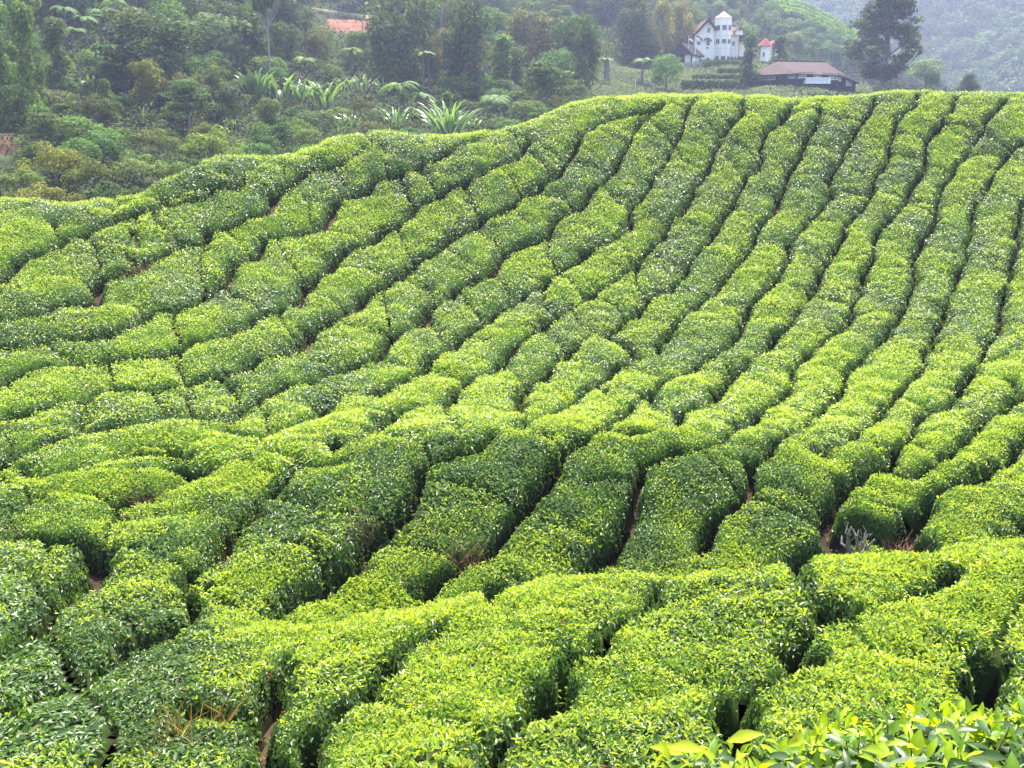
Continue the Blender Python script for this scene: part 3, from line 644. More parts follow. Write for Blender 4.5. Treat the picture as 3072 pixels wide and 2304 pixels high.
def make_lobes(kind, r):
    L = []
    if kind == 'broad':
        for i in range(22):
            a = r.uniform(0, 6.283); z = r.uniform(.42, .93); R_ = .36 * math.sqrt(max(.1, 1 - ((z - .62) / .42) ** 2)) * r.uniform(.35, 1)
            s = r.uniform(.09, .16); L.append((R_ * math.cos(a), R_ * math.sin(a), z, s * 1.25, s * 1.25, s * .8))
        for i in range(7):
            a = r.uniform(0, 6.283); L.append((.2 * math.cos(a), .2 * math.sin(a), r.uniform(.15, .4), .13, .13, .16))
    elif kind == 'layered':
        for i in range(26):
            a = r.uniform(0, 6.283); z = .35 + .6 * r.random() ** .8; R_ = (.55 - .40 * (z - .35) / .6) * r.uniform(.2, 1)
            s = r.uniform(.11, .19); L.append((R_ * math.cos(a), R_ * math.sin(a), z, s * 1.35, s * 1.35, s * .30))
    elif kind == 'column':
        for i in range(22):
            a = r.uniform(0, 6.283); z = r.uniform(.08, .95); R_ = .15 * r.uniform(.2, 1) * (1.15 - .6 * z)
            s = r.uniform(.07, .11); L.append((R_ * math.cos(a), R_ * math.sin(a), z, s, s, s * 1.3))
    elif kind == 'cone':
        for i in range(48):
            z = r.random() ** 1.1 * .95; R_ = .27 * min(1, 1.15 * (1 - z) ** .5) * (0.6 + .4 * min(1, z / .1)); a = r.uniform(0, 6.283); s = .055 + .075 * (1 - z)
            L.append((R_ * .72 * math.cos(a), R_ * .72 * math.sin(a), z + .03, s, s, s * 1.9))
        L.append((0, 0, .45, .14, .14, .4)); L.append((0, 0, .92, .035, .035, .08))
    elif kind == 'gum':
        for i in range(110):
            z = .14 + .83 * r.random() ** .85; prof = math.sin(min(1, (z - .08) / .34) * 1.57) if z < .42 else max(.12, 1 - ((z - .42) / .60) ** 1.7); R_ = .33 * prof * (.3 + .7 * r.random() ** .5); a = r.uniform(0, 6.283)
            s = r.uniform(.035, .075); L.append((R_ * math.cos(a), R_ * math.sin(a), z, s * 1.35, s * 1.35, s * .8))
    elif kind == 'scrub':
        for i in range(20):
            a = r.uniform(0, 6.283); R_ = .62 * math.sqrt(r.random()); z = .25 + .6 * (1 - (R_ / .7) ** 2) * r.uniform(.6, 1)
            s = r.uniform(.14, .24); L.append((R_ * math.cos(a), R_ * math.sin(a), z * .8, s, s, s * .65))
    elif kind == 'round':
        L.append((0, 0, .5, .46, .46, .46))
        for i in range(26):
            n = unit(r.normal(size=3) + np.array((0, 0, .3))); L.append((*(n * .38 + np.array((0, 0, .5))), .14, .14, .13))
    elif kind == 'sparse':
        for i in range(18):
            a = r.uniform(0, 6.283); z = r.uniform(.5, .98); R_ = .28 * r.uniform(.2, 1); s = r.uniform(.05, .10)
            L.append((R_ * math.cos(a), R_ * math.sin(a), z, s * 1.3, s * 1.3, s * .7))
    return L

PER = dict(broad=3600, layered=3600, column=2600, cone=10000, gum=13000, scrub=2600, round=3600, sparse=1700)
SIZE = dict(broad=.045, layered=.042, column=.04, cone=.028, gum=.028, scrub=.055, round=.045, sparse=.045)
CROWN = {}
for kind in PER:
    CROWN[kind] = []
    for s_ in range(4 if kind in ('broad', 'layered', 'scrub', 'column') else 2):
        r_ = np.random.default_rng(hash((len(kind), kind[0])) % 1000 * 0 + sum(map(ord, kind)) * 10 + s_)
        lobes = make_lobes(kind, r_)
        v, q, c = cloud(lobes, PER[kind], SIZE[kind], r_, ragged=.22 if kind in ('gum', 'sparse') else .17)
        mb = MB(); h0 = .55 if kind in ('broad', 'sparse', 'layered') else .85
        if kind == 'scrub': h0 = .5
        w_ = .022 if kind not in ('sparse', 'column') else .014
        mb.tube([(0, 0, -.08), (.01, 0, h0 * .4), (-.008, .01, h0 * .75), (.01, 0, h0)], [w_ * 1.5, w_, w_ * .8, w_ * .45], 7)
        for l in lobes[::(9 if kind == 'gum' else 2)]:
            z0 = min(h0 * .95, max(.1, l[2] * .62)); mb.tube([(0, 0, z0), (l[0] * .5, l[1] * .5, (z0 + l[2]) / 2 - .01), (l[0], l[1], l[2])], [w_ * .5, w_ * .33, w_ * .16], 5)
        tm = mesh_np("trunk", mb.v, mb.q, None, False, M['grey_bark'] if kind == 'sparse' else M['bark'], mb.t)
        CROWN[kind].append((mesh_np("crown", v, q, c, False, M['tree']), tm))

def tree(name, kind, loc, h, wide=1.0, tint=(1, 1, 1), var=None, label=None, cat="tree", group=None, thin=1.0):
    cm, tm = CROWN[kind][(var if var is not None else random.randrange(99)) % len(CROWN[kind])]
    o = empty(name, loc, random.uniform(0, 6.28)); o.scale = (h * wide, h * wide, h)
    t = link("trunk", tm, o); c = link("crown", cm, o); c.color = (*tint, 1)
    if thin != 1.0: t.scale = (thin, thin, 1)
    return tag(o, label, cat, group)

def blades(n, length, width, r, spread, upright, droop, segs=6, notch=0.0):
    """long arching leaves from one foot; width profile of a banana or ginger leaf"""
    V, Q, C = [], [], []; base = 0
    for i in range(n):
        a = r.uniform(0, 6.283); L = length * r.uniform(.65, 1.15); w = width * r.uniform(.8, 1.2); tl = r.uniform(*upright)
        h = np.array((math.cos(a), math.sin(a), 0)); s = np.array((-math.sin(a), math.cos(a), 0)); p = h * r.uniform(0, spread); c = LEAFB * r.uniform(.8, 2.0)
        for k in range(segs + 1):
            t = k / segs; ang = tl - droop * t * t
            if k: p = p + (h * math.cos(ang) + np.array((0, 0, 1)) * math.sin(ang)) * L / segs
            ww = w * max(.06, math.sin(min(1, t * 1.05) ** .8 * math.pi) ** .7) if t > .22 else w * .09
            up = np.array((0, 0, 1)) * math.cos(ang) - h * math.sin(ang)
            V += [p - s * ww / 2 + up * ww * .14, p, p + s * ww / 2 + up * ww * .14]; C += [c] * 3
            if k:
                b = base + 3 * k; Q += [(b - 3, b - 2, b + 1, b), (b - 2, b - 1, b + 2, b + 1)]
        base += 3 * (segs + 1)
    return np.array(V), np.array(Q), np.array(C)

def fronds(n, length, r, droop=1.5, tilt=(.25, .75)):
    """tree-fern crown: arching fronds carrying many leaflets"""
    Vs, Qs, Cs = [], [], []; base = 0
    for i in range(n):
        a = 6.283 * i / n + r.uniform(-.2, .2); L = length * r.uniform(.8, 1.1); tl = r.uniform(*tilt); p = np.zeros(3)
        h = np.array((math.cos(a), math.sin(a), 0)); s = np.array((-math.sin(a), math.cos(a), 0)); c = LEAFB * r.uniform(.8, 1.5); pr = p
        for k in range(1, 13):
            t = k / 12; ang = tl - droop * t ** 1.3; d_ = h * math.cos(ang) + np.array((0, 0, 1)) * math.sin(ang); pr = p; p = p + d_ * L / 12
            ll = L * .20 * math.sin(min(1, t * 1.02) * 2.9) ** .8 if t < .98 else L * .03
            for sg in (-1, 1):
                e = sg * s * ll + d_ * ll * .35 - np.array((0, 0, 1)) * ll * .22
                Vs += [pr, p, p + e, pr + (p - pr) * .3 + e * .95]; Qs.append((base, base + 1, base + 2, base + 3)); Cs += [c] * 4; base += 4
    return np.array(Vs), np.array(Qs), np.array(Cs)

FERN = [mesh_np("crown", *fronds(12, 1.0, np.random.default_rng(i + 70), 1.15 + .2 * i), False, M['tree']) for i in range(3)]
BANANA = [mesh_np("foliage", *blades(n, 1.0, .10, np.random.default_rng(i + 90), .42, (1.0, 1.56), 1.0), False, M['big_leaf']) for i, n in enumerate((22, 36, 54))]
def tree_fern(loc, h, rad, label, tint=(1.2, 1.3, 1.0), group=None, thick=.10, cat="tree fern"):
    o = empty("tree_fern", loc); mb = MB(); lean = np.array((random.uniform(-.06, .06) * h, random.uniform(-.06, .06) * h, 0))
    mb.tube([(0, 0, -.5), lean * .5 + np.array((0, 0, h * .5)), lean + np.array((0, 0, h))], [thick * 1.3, thick, thick * .9], 7)
    mb.build("trunk", M['bark'] if thick > .11 else M['pale_bark'], o)
    c = link("crown", random.choice(FERN), o, lean + np.array((0, 0, h)), random.uniform(0, 6), rad); c.color = (*tint, 1)
    return tag(o, label, cat, group)
def banana(loc, h, label, var=1, tint=(1.45, 1.55, 1.75), group=None, wide=1.0):
    o = empty("banana_clump", loc); f = link("foliage", BANANA[var], o, (0, 0, .1), random.uniform(0, 6)); f.scale = (h * 1.05 * wide, h * 1.05 * wide, h * 1.1); f.color = (*tint, 1)
    mb = MB()
    for i in range(5):
        a = random.uniform(0, 6.28); mb.tube([(.15 * h * math.cos(a), .15 * h * math.sin(a), -.3), (.13 * h * math.cos(a), .13 * h * math.sin(a), h * .34)], [.09, .06], 6)
    mb.build("stem", M['bark'], o)
    return tag(o, label, "banana plant", group)
# ------------------------------------------------------------------ hillside planting
PX = lambda dist: dist / 3150.0                      # metres per photo pixel
BOX = []                                             # photo rectangles kept clear of nearer filler trees: (u0, v0, u1, v1, distance)
def put(u, v, fallback=200):
    p = on_hill(u, v)
    if p is None: p = at(u, v, fallback)
    return p
def grow(name, kind, u, vb, vt, wpx, label, tint=(1, 1, 1), group=None, var=None, dist=None, cat="tree", keep=True):
    """tree whose foot is at photo pixel (u, vb), top at vt, crown wpx pixels wide"""
    p = put(u, vb) if dist is None else at(u, vb, dist)
    d = p[1]; h = (vb - vt) * PX(d) * 1.03
    base_w = dict(broad=.92, layered=1.2, column=.46, cone=.62, gum=.66, scrub=1.6, round=1.02, sparse=.66)[kind]
    o = tree(name, kind, p, h, wpx * PX(d) / (base_w * h), tint, var, label, cat, group)
    if keep: BOX.append((u - wpx / 2, vt, u + wpx / 2, vb - (vb - vt) * .25, d))
    return o
DK, MD, YL, BR, SV, GD, LM = (.75, .8, .85), (1.05, 1.1, 1.0), (1.75, 1.65, .9), (1.75, 1.2, .85), (1.9, 1.85, 2.6), (3.4, 2.0, .5), (1.7, 2.0, 1.2)
grow("broadleaf_tree", 'broad', 460, 290, 62, 320, "large dark spreading tree with a broad crown above the yellow-green scrub", DK, var=0)
grow("layered_tree", 'layered', 570, 395, 250, 205, "dark layered tree with flat leaf shelves below the big dark spreading tree", (.8, .95, .9), var=1)
grow("vine_covered_tree", 'column', 98, 380, 62, 105, "tall narrow tree draped in yellow-green vines at the left", (1.35, 1.4, .8), var=0)
grow("vine_covered_tree", 'column', 22, 350, 58, 110, "vine-hung tree cut by the left edge of the view", (1.2, 1.35, .8), var=1)
grow("vine_covered_tree", 'column', 185, 300, 90, 110, "short viny tree between the tall draped column and the big dark tree", (1.1, 1.2, .85), var=2)
grow("vine_thicket", 'scrub', 280, 400, 240, 210, "low brownish thicket of vines beneath the big dark spreading tree", (1.0, .85, .75), var=1, cat="shrub")
grow("silver_leaf_tree", 'broad', 668, 240, 62, 190, "tree with pale silvery leaves right of the big dark spreading tree", SV, var=1)
grow("brown_leaf_tree", 'broad', 395, 150, 38, 150, "brownish tree rising behind the big dark spreading tree", BR, var=2)
grow("tall_grey_tree", 'broad', 1205, 265, -20, 230, "tall grey-green tree right of the red earth terraces", (1.25, 1.2, 1.25), var=3)
grow("dark_forest_tree", 'broad', 1395, 300, 25, 200, "tall dark tree beside the tall grey-green tree above the bright banana clump", (.8, .8, .95), var=0)
grow("young_bushy_tree", 'column', 1503, 290, 132, 110, "light green cone-topped young tree in front of the dark forest", LM, var=3)
grow("brown_leaf_tree", 'broad', 1592, 225, 52, 180, "brown-tinged tree between dark forest and dense evergreen", BR, var=1)
grow("evergreen_tree", 'broad', 1742, 285, 72, 140, "dense upright evergreen at the edge of the lawn", (.85, .95, .85), var=2)
grow("layered_tree", 'layered', 1640, 345, 192, 230, "wide low layered tree at the foot of the dense evergreen", (.9, 1.05, 1.0), var=2)
grow("tall_tree", 'gum', 2648, 275, -8, 215, "tall dark feathery tree right of the dark timber barn", (.72, .7, .62), var=0, dist=205)
grow("pale_leaf_tree", 'broad', 2775, 275, 188, 120, "pale dusty tree standing right of the tall feathery tree", SV, var=3, dist=230)
grow("small_conifer", 'cone', 2905, 275, 225, 70, "small dark conifer poking above the tea crest at far right", (.8, .85, .8), var=0, dist=215, cat="conifer")
grow("dark_cypress", 'cone', 1897, 190, 20, 165, "big dark green cypress left of two golden cypresses", (.95, .8, .6), var=1, cat="cypress")
grow("golden_cypress", 'cone', 1985, 178, 24, 100, "golden cypress beside the big dark cypress", GD, var=0, cat="cypress")
grow("golden_cypress", 'cone', 2042, 176, 30, 108, "golden cypress nearest to the white house", GD, var=1, cat="cypress")
grow("golden_cypress", 'cone', 2068, 172, 88, 50, "low golden cypress at the left foot of the white house", GD, var=0, cat="cypress")
grow("round_bush", 'round', 1998, 268, 168, 104, "large round light green bush on the lawn below the house", (1.5, 1.9, 1.2), var=0, dist=200, cat="bush")
grow("ragged_conifer", 'column', 2246, 284, 128, 84, "ragged dark conifer at the left end of the dark timber barn", (.7, .78, .75), var=1, dist=206, cat="conifer")
grow("ragged_conifer", 'column', 2338, 210, 122, 62, "ragged dark conifer behind the barn roof beside the red turret", (.8, .85, .8), var=2, dist=240, cat="conifer")
grow("yellow_bush", 'scrub', 2003, 286, 262, 42, "small yellow bush just above the tea crest", (2.6, 2.2, .7), var=0, dist=196, cat="bush")
for k, (u, vb, vt, w, lab_, tn) in enumerate([
  (170, 560, 395, 210, "broad yellow-brown scrub tree highest of the pale scrub at left", (1.9, 1.5, .85)), (60, 600, 470, 170, "olive scrub tree at the left edge above the tea", (1.3, 1.35, .95)),
  (285, 585, 440, 170, "dull olive scrub tree behind the yellow-brown scrub", (1.35, 1.25, .9)), (465, 470, 365, 150, "grey-brown rounded scrub below the layered tree", (1.35, 1.2, 1.0)),
  (640, 500, 352, 200, "bright yellow-green bushy scrub tree above the tea shoulder", (1.7, 1.75, .85)), (430, 560, 440, 170, "greyish scrub tree beside the bright yellow-green scrub", (1.4, 1.4, 1.25)),
  (330, 625, 520, 150, "green scrub tree touching the tea at the shoulder", (1.0, 1.2, 1.0)), (130, 640, 520, 180, "brown scrub tree low on the left behind the tea", (1.7, 1.3, .85)),
  (240, 640, 560, 110, "small ochre scrub just over the tea edge", (1.8, 1.4, .8)), (520, 560, 455, 150, "mid-green scrub tree in the pale scrub", (1.2, 1.35, .95)),
  (30, 660, 545, 120, "small dull scrub at the far left just behind the tea", (1.4, 1.2, .9)), (700, 520, 420, 120, "low yellowish scrub at the right end of the scrub", (1.5, 1.6, .9)), (400, 640, 540, 120, "dark green scrub in the dip behind the tea shoulder", (.9, 1.05, .9))]):
    tn = (tn[0] * 1.4, tn[1] * 1.22, tn[2] * 1.25); grow("scrub_tree", 'scrub', u, vb, vt, w * 1.15, lab_, tn, "scrub trees behind the left tea crest", var=k, keep=k < 6)
for u, vb, vt in ((1650, 365, 285), (1560, 375, 300), (1480, 390, 330)):
    grow("shade_shrub", 'scrub', u, vb, vt, 130, {1650: "dark shrub under the wide layered tree", 1560: "dark shrub left of the wide layered tree's foot", 1480: "dark fern-like shrub nearest the bright banana clump"}[u], (.7, .85, .8), cat="shrub", keep=False)
# tree ferns
for u, vb, vt, w, lab_, th in [(200, 130, 30, 90, "tree fern with dark fronds at the upper left corner", .16), (262, 140, 58, 100, "tree fern with pale spread fronds above the big dark tree", .16), (305, 120, 38, 90, "tree fern highest on the slope above the big dark tree", .16),
  (222, 170, 95, 90, "tree fern lowest of the upper left ferns", .16), (345, 90, 12, 90, "tree fern at the top edge of the view left of the brown tree", .16), (1058, 225, 152, 70, "tree fern standing alone above the banana thicket", .13),
  (1272, 290, 160, 78, "tree fern with two slim pale trunks in front of the grey tree", .12), (920, 245, 178, 76, "tree fern with drooping fronds above the silvery bananas", .13), (1200, 345, 258, 130, "broad dark tree fern right of the banana thicket", .16),
  (1262, 350, 285, 110, "broad dark tree fern left of the bright banana clump", .16), (1482, 365, 295, 110, "dark tree fern right of the bright banana clump", .16), (1822, 250, 178, 58, "stout tree fern at the left edge of the lawn", .5), (1926, 246, 182, 64, "tree fern on the lawn beside the round bush", .22)]:
    p = put(u, vb); d = p[1]
    tree_fern(p, (vb - vt) * PX(d) * .93, w * .56 * PX(d), lab_, (1.3, 1.5, 1.2) if vb > 200 else (1.0, 1.25, 1.1), thick=th)
    BOX.append((u - w * .5, vt, u + w * .5, vb, d))
# slim second trunk of the twin fern is a plant of its own
p = put(1288, 290); tree_fern(p, 120 * PX(p[1]), 30 * PX(p[1]), "slim bare-stemmed tree fern close right of the twin-trunked fern", thick=.12)
# bananas and wild ginger
for u, vb, vt, w, lab_ in [(1345, 415, 304, 1.0, "big bright silvery banana clump just behind the tea crest"), (770, 300, 205, 1.0, "banana clump at the foot of the pale bare trunk"), (840, 310, 222, 1.1, "banana clump right of the pale bare trunk"),
  (905, 320, 232, 1.0, "banana clump in the middle of the banana thicket"), (975, 325, 240, 1.1, "dense banana clump right of the thicket's middle"), (1030, 285, 228, 1.0, "small banana clump right of the thicket"), (1090, 290, 222, 1.1, "banana clump near the tall grey tree"),
  (1150, 290, 232, .9, "narrow banana clump under the tall grey tree"), (1192, 395, 318, .9, "solitary young banana left of the bright banana clump"), (1052, 400, 340, .9, "small banana plant low in the shade left of the young banana"), (275, 275, 222, 1.0, "banana plant beside the brownish vine thicket"),
  (430, 375, 320, .9, "small banana plant under the layered tree"), (700, 390, 350, .9, "pale small banana right of the layered tree"), (1420, 400, 350, 1.0, "small banana tucked behind the bright clump"), (1822, 110, 80, .6, "bright small banana left of the cypresses")]:
    p = put(u, vb); banana(p, (vb - vt) * PX(p[1]), lab_, 2 if vb - vt > 88 else random.randrange(2), wide=w, group="banana clumps behind the tea")
    BOX.append((u - 45, vt, u + 45, vb - 15, p[1]))
# pale bare trunks
for u, vb, vt, lab_ in [(812, 262, -60, "tall slim pale trunk rising out of the banana thicket"), (413, 60, -60, "pale slim trunk above the brown tree at the top edge"), (1325, 150, -30, "pale slim trunk above the tall dark tree"), (2103, 35, -40, "thin pale trunk above the white house"), (2860, 30, -80, "thin pale trunk on the far blue slope")]:
    p = put(u, vb, 500); d = p[1]
    o = tree("bare_trunk_tree", 'sparse', p, (vb - vt) * PX(d) * 1.4, .45, (.9, .95, .9), None, lab_, "tree", None, thin=1.0); BOX.append((u - 18, vt, u + 18, vb - 20, d))
for u in (1088, 1103):
    p = put(u, 140); mb = MB(); h = 78 * PX(p[1]); mb.tube([(0, 0, -.4), (.1, 0, h * .5), (0, .1, h)], [.13, .1, .05], 6)
    for z in (.5, .62, .75, .86): mb.tube([(0, 0, h * z), (random.uniform(-.9, .9), random.uniform(-.5, .5), h * z + .7)], [.05, .02], 5)
    o = mb.build("dead_tree", M['bark'], None, p); tag(o, {1088: "left of two dark dead trunks before the red earth terraces", 1103: "right of two dark dead trunks before the red earth terraces"}[u], "dead tree", "dead trunks by the red terraces")

# red earth terraces and eroded banks, laid just over the hillside
M['red'] = noise_mat('red_earth', (0.10, 0.045, 0.028), (0.17, 0.08, 0.05), .5, .95, 8, .4)
M['dark_earth'] = noise_mat('dark_red_earth', (0.03, 0.016, 0.012), (0.07, 0.036, 0.026), .6, .95, 8, .4)
M['buff'] = noise_mat('dry_path_earth', (0.12, 0.11, 0.06), (0.19, 0.17, 0.10), .7, .95)
def patch(name, poly_top, poly_bot, m, lift=.5, n=14):
    V = []; rows = 5
    for k in range(n + 1):
        t = k / n
        for j in range(rows + 1):
            s_ = j / rows
            ut = np.interp(t, np.linspace(0, 1, len(poly_top)), [a[0] for a in poly_top]); vt_ = np.interp(t, np.linspace(0, 1, len(poly_top)), [a[1] for a in poly_top])
            ub = np.interp(t, np.linspace(0, 1, len(poly_bot)), [a[0] for a in poly_bot]); vb = np.interp(t, np.linspace(0, 1, len(poly_bot)), [a[1] for a in poly_bot])
            p = put(ut + (ub - ut) * s_, vt_ + (vb - vt_) * s_); edge = j in (0, rows) or k in (0, n)
            V.append((p[0], p[1], float(hz(p[0], p[1])) + (-.3 if edge else lift + .15 * math.sin(s_ * 25))))
    ix = np.arange(len(V)).reshape(n + 1, rows + 1)
    q = np.stack([ix[:-1, :-1], ix[1:, :-1], ix[1:, 1:], ix[:-1, 1:]], -1).reshape(-1, 4)
    return tag(link(name, mesh_np(name, V, q, None, True, m)), kind="structure")
patch("terrain_red_terrace", [(968, 62), (1060, 62), (1130, 70)], [(990, 92), (1060, 106), (1125, 104)], M['red'], .8)
patch("path", [(905, 18), (960, 30), (1080, 48), (1170, 52)], [(905, 30), (960, 42), (1080, 58), (1170, 62)], M['buff'], .5)
patch("terrain_eroded_bank", [(-30, 395), (30, 400), (60, 430)], [(-30, 470), (20, 470), (50, 455)], M['dark_earth'], .6)
patch("terrain_bare_bank", [(85, 378), (110, 372), (140, 382)], [(85, 398), (110, 402), (140, 398)], M['buff'], .8)
CLEAR = [(960, 55, 1140, 112), (-30, 385, 62, 475), (905, 15, 1172, 60)]

# lawn, undergrowth and filler trees
def in_lawn(u, v): return (u > 1770) & (u < 2620) & (v > 172 + np.clip((u - 1900) * .02, 0, 10)) & (v < 330)
r6 = np.random.default_rng(66)
nU = 420000
uu = r6.uniform(-60, 3100, nU); 
xs = r6.uniform(-130, 150, 3 * nU); ys = 72 + 330 * r6.random(3 * nU) ** 1.25
zs = hz(xs, ys); us, vs, ds = project(np.stack([xs, ys, zs], -1))
ok = (us > -80) & (us < 3150) & (vs > -60) & (vs < 660)
xs, ys, zs, us, vs = [a[ok][:330000] for a in (xs, ys, zs, us, vs)]
lawn = in_lawn(us, vs) & (ys < 262)
clr = np.zeros(len(us), bool)
for a, b, c_, d_ in CLEAR: clr |= (us > a) & (us < c_) & (vs > b) & (vs < d_) & (r6.random(len(us)) < .7)
clr |= (us > 2320) & (us < 2590) & (vs < 25 + (us - 2320) * .42)
def field(sel, size, up, name, colf, lift):
    x, y, z = xs[sel], ys[sel], zs[sel]; k = len(x)
    bump = np.clip(fbm(x * .22, y * .22, 71, 3) + .15, 0, 1) * lift
    N_ = unit(np.stack([r6.normal(0, .4, k), r6.normal(0, .4, k) - .3, np.ones(k)], -1))
    d, n = frames(N_, -.1, up, r6); L = size * r6.uniform(.6, 1.5, k) * (.6 + y / 260)
    v, q, kk = leaf_quads(np.stack([x, y, z + bump * r6.uniform(.3, 1.1, k) + .1], -1), d, n, L, L * .6, 0)
    o = link(name, mesh_np(name, v, q, np.repeat(colf(x, y, k), kk, 0), False, M['tree'])); o.color = (1, 1, 1, 1)
    return tag(o, kind="stuff")
field(~lawn & ~clr, .34, 1.0, "undergrowth", lambda x, y, k: jitter_cols(k, r6, .5, 1.5) * (.5 + .3 * fbm(x * .05, y * .05, 72, 2))[:, None] * np.where(fbm(x * .08, y * .08, 75)[:, None] > .25, np.array((1.4, 1.3, .9)), 1), 2.6)
field(lawn & ~clr, .26, .5, "grass", lambda x, y, k: np.array((.085, .11, .03)) * r6.uniform(.7, 1.25, k)[:, None] * (1 + .35 * fbm(x * .12, y * .12, 73))[:, None], .5)

def blocked(u0, v0, u1, v1, d):
    for a, b, c_, e, dd in BOX:
        if d < dd + 3:
            ow = min(u1, c_) - max(u0, a); oh = min(v1, e) - max(v0, b)
            if ow > 0 and oh > 0 and ow * oh > .15 * (c_ - a) * (e - b): return True
    return False
BOX += [(2030, 20, 2340, 215, 262), (2236, 175, 2590, 300, 200), (960, 20, 1140, 108, 240), (905, 15, 1172, 60, 240), (-30, 390, 62, 470, 200), (1780, 195, 2240, 330, 190), (2340, -10, 2585, 130, 345), (1860, 110, 2000, 195, 262)]
FILL = [('broad', "leafy green forest tree", MD), ('broad', "dark green forest tree", DK), ('layered', "flat-layered forest tree", (1.0, 1.15, 1.0)), ('broad', "greyish-leaved forest tree", (1.35, 1.3, 1.5)), ('column', "narrow vine-clad forest tree", (1.15, 1.25, .85)), ('broad', "brownish forest tree", BR), ('broad', "yellow-green forest tree", (1.5, 1.6, .9))]
placed = []; tries = 0
while len(placed) < 296 and tries < 16000:
    tries += 1
    u = random.uniform(-60, 2660); v = random.uniform(-40, 440) if u < 1800 else random.uniform(-40, 200)
    p = on_hill(u, v)
    if p is None: continue
    d = p[1]
    if in_lawn(np.array(u), np.array(v)) and d < 262: continue
    if 2285 < u < 2620 and v < 60 + (u - 2290) * .32: continue
    kind, lab_, tn = random.choice(FILL)
    h = random.uniform(6.0, 10.5) * (1.0 if d > 130 else .75); w = {'broad': .82, 'layered': 1.0, 'column': .5}[kind] * h
    if u > 2080 and d > 265: h *= .62; w *= .7; kind = 'broad'
    if any((p[0] - a) ** 2 + (p[1] - b) ** 2 < (.27 * (w + c_)) ** 2 for a, b, c_ in placed): continue
    hp = h / PX(d); wp = w / PX(d)
    if blocked(u - wp / 2, v - hp, u + wp / 2, v - hp * .1, d): continue
    placed.append((p[0], p[1], w))
    if u > 2080: zone, gr = "on the scrubby hill behind the white house", "trees on the hill behind the house"; tn = random.choice([(1.5, 1.7, 1.3), (1.3, 1.45, 1.4), (1.0, 1.2, 1.0), SV]); lab_ = {(1.5, 1.7, 1.3): "light green low tree", (1.3, 1.45, 1.4): "grey-green low tree", (1.0, 1.2, 1.0): "dark green low tree"}.get(tn, "silvery low tree")
    elif u < 700: zone, gr = "on the forest slope at the left", "trees on the left forest slope"
    elif u < 1240: zone, gr = "around the red terraces and bananas", "trees around the red terraces"
    else: zone, gr = "in the forest between terraces and lawn", "trees of the middle forest"
    t = tuple(max(.2, a * random.uniform(.85, 1.15)) for a in tn)
    tree("forest_tree", kind, p, h, w / (h * dict(broad=.92, layered=1.2, column=.46)[kind]), t, None, lab_ + " " + zone, "tree", gr + ", " + lab_)
SHR = [('scrub', "rounded dark green shrub", (.85, 1.0, .85)), ('scrub', "olive-brown shrub", (1.5, 1.25, .8)), ('round', "pale green round shrub", (1.35, 1.5, 1.15)), ('layered', "flat-topped shrub", (1.0, 1.2, 1.05)), ('scrub', "yellow-green shrub", (1.7, 1.75, .85))]
nsh = 0; tries = 0; splace = []
while nsh < 270 and tries < 9000:
    tries += 1; u = random.uniform(-40, 1780); v = random.uniform(150, 560); p = on_hill(u, v)
    if p is None or in_lawn(np.array(u), np.array(v)): continue
    d = p[1]; kind, lab_, tn = random.choice(SHR); h = random.uniform(2.2, 4.2); w = h * random.uniform(1.1, 1.6)
    if any((p[0] - a) ** 2 + (p[1] - b) ** 2 < (.25 * (w + c_)) ** 2 for a, b, c_ in splace): continue
    hp_, wp = h / PX(d), w / PX(d)
    if blocked(u - wp / 2, v - hp_, u + wp / 2, v - hp_ * .1, d): continue
    splace.append((p[0], p[1], w)); nsh += 1
    zone = "on the left forest slope" if u < 700 else "near the banana thicket" if u < 1240 else "below the middle forest"
    t = tuple(a * random.uniform(.8, 1.25) for a in tn)
    tree("forest_shrub", kind, p, h, w / (h * dict(scrub=1.6, round=1.02, layered=1.2)[kind]), t, None, lab_ + " in the undergrowth " + zone, "shrub", "shrubs " + zone + ", " + lab_)


# the far wooded slopes: one mass of crowns
Vs, Qs, Cs = [], [], []; nb = 0
for i in range(2100):
    u = random.uniform(1300, 3300); v = random.uniform(-160, 330)
    d_ = ray(u, v); d_ = d_ / d_[1]; yy_ = np.arange(440, 1250, 2.0); bl = d_[2] * yy_ < fz(d_[0] * yy_, yy_)
    if not bl.any(): continue
    p = d_ * yy_[int(np.argmax(bl))]; s_ = random.uniform(3.2, 6.5)
    lobes = [(p[0] + random.uniform(-s_, s_) * .7, p[1] + random.uniform(-s_, s_) * .7, p[2] + random.uniform(.4, 1.3) * s_, s_ * .6, s_ * .6, s_ * .55) for _ in range(4)]
    v_, q_, c_ = cloud(lobes, 210, 1.25, r6)
    Vs.append(v_); Qs.append(q_ + nb); Cs.append(c_ * random.uniform(.65, 1.45)); nb += len(v_)
o = link("far_forest", mesh_np("far_forest", np.concatenate(Vs), np.concatenate(Qs), np.concatenate(Cs), False, M['tree'])); o.color = (1, 1.05, 1, 1); tag(o, kind="stuff")
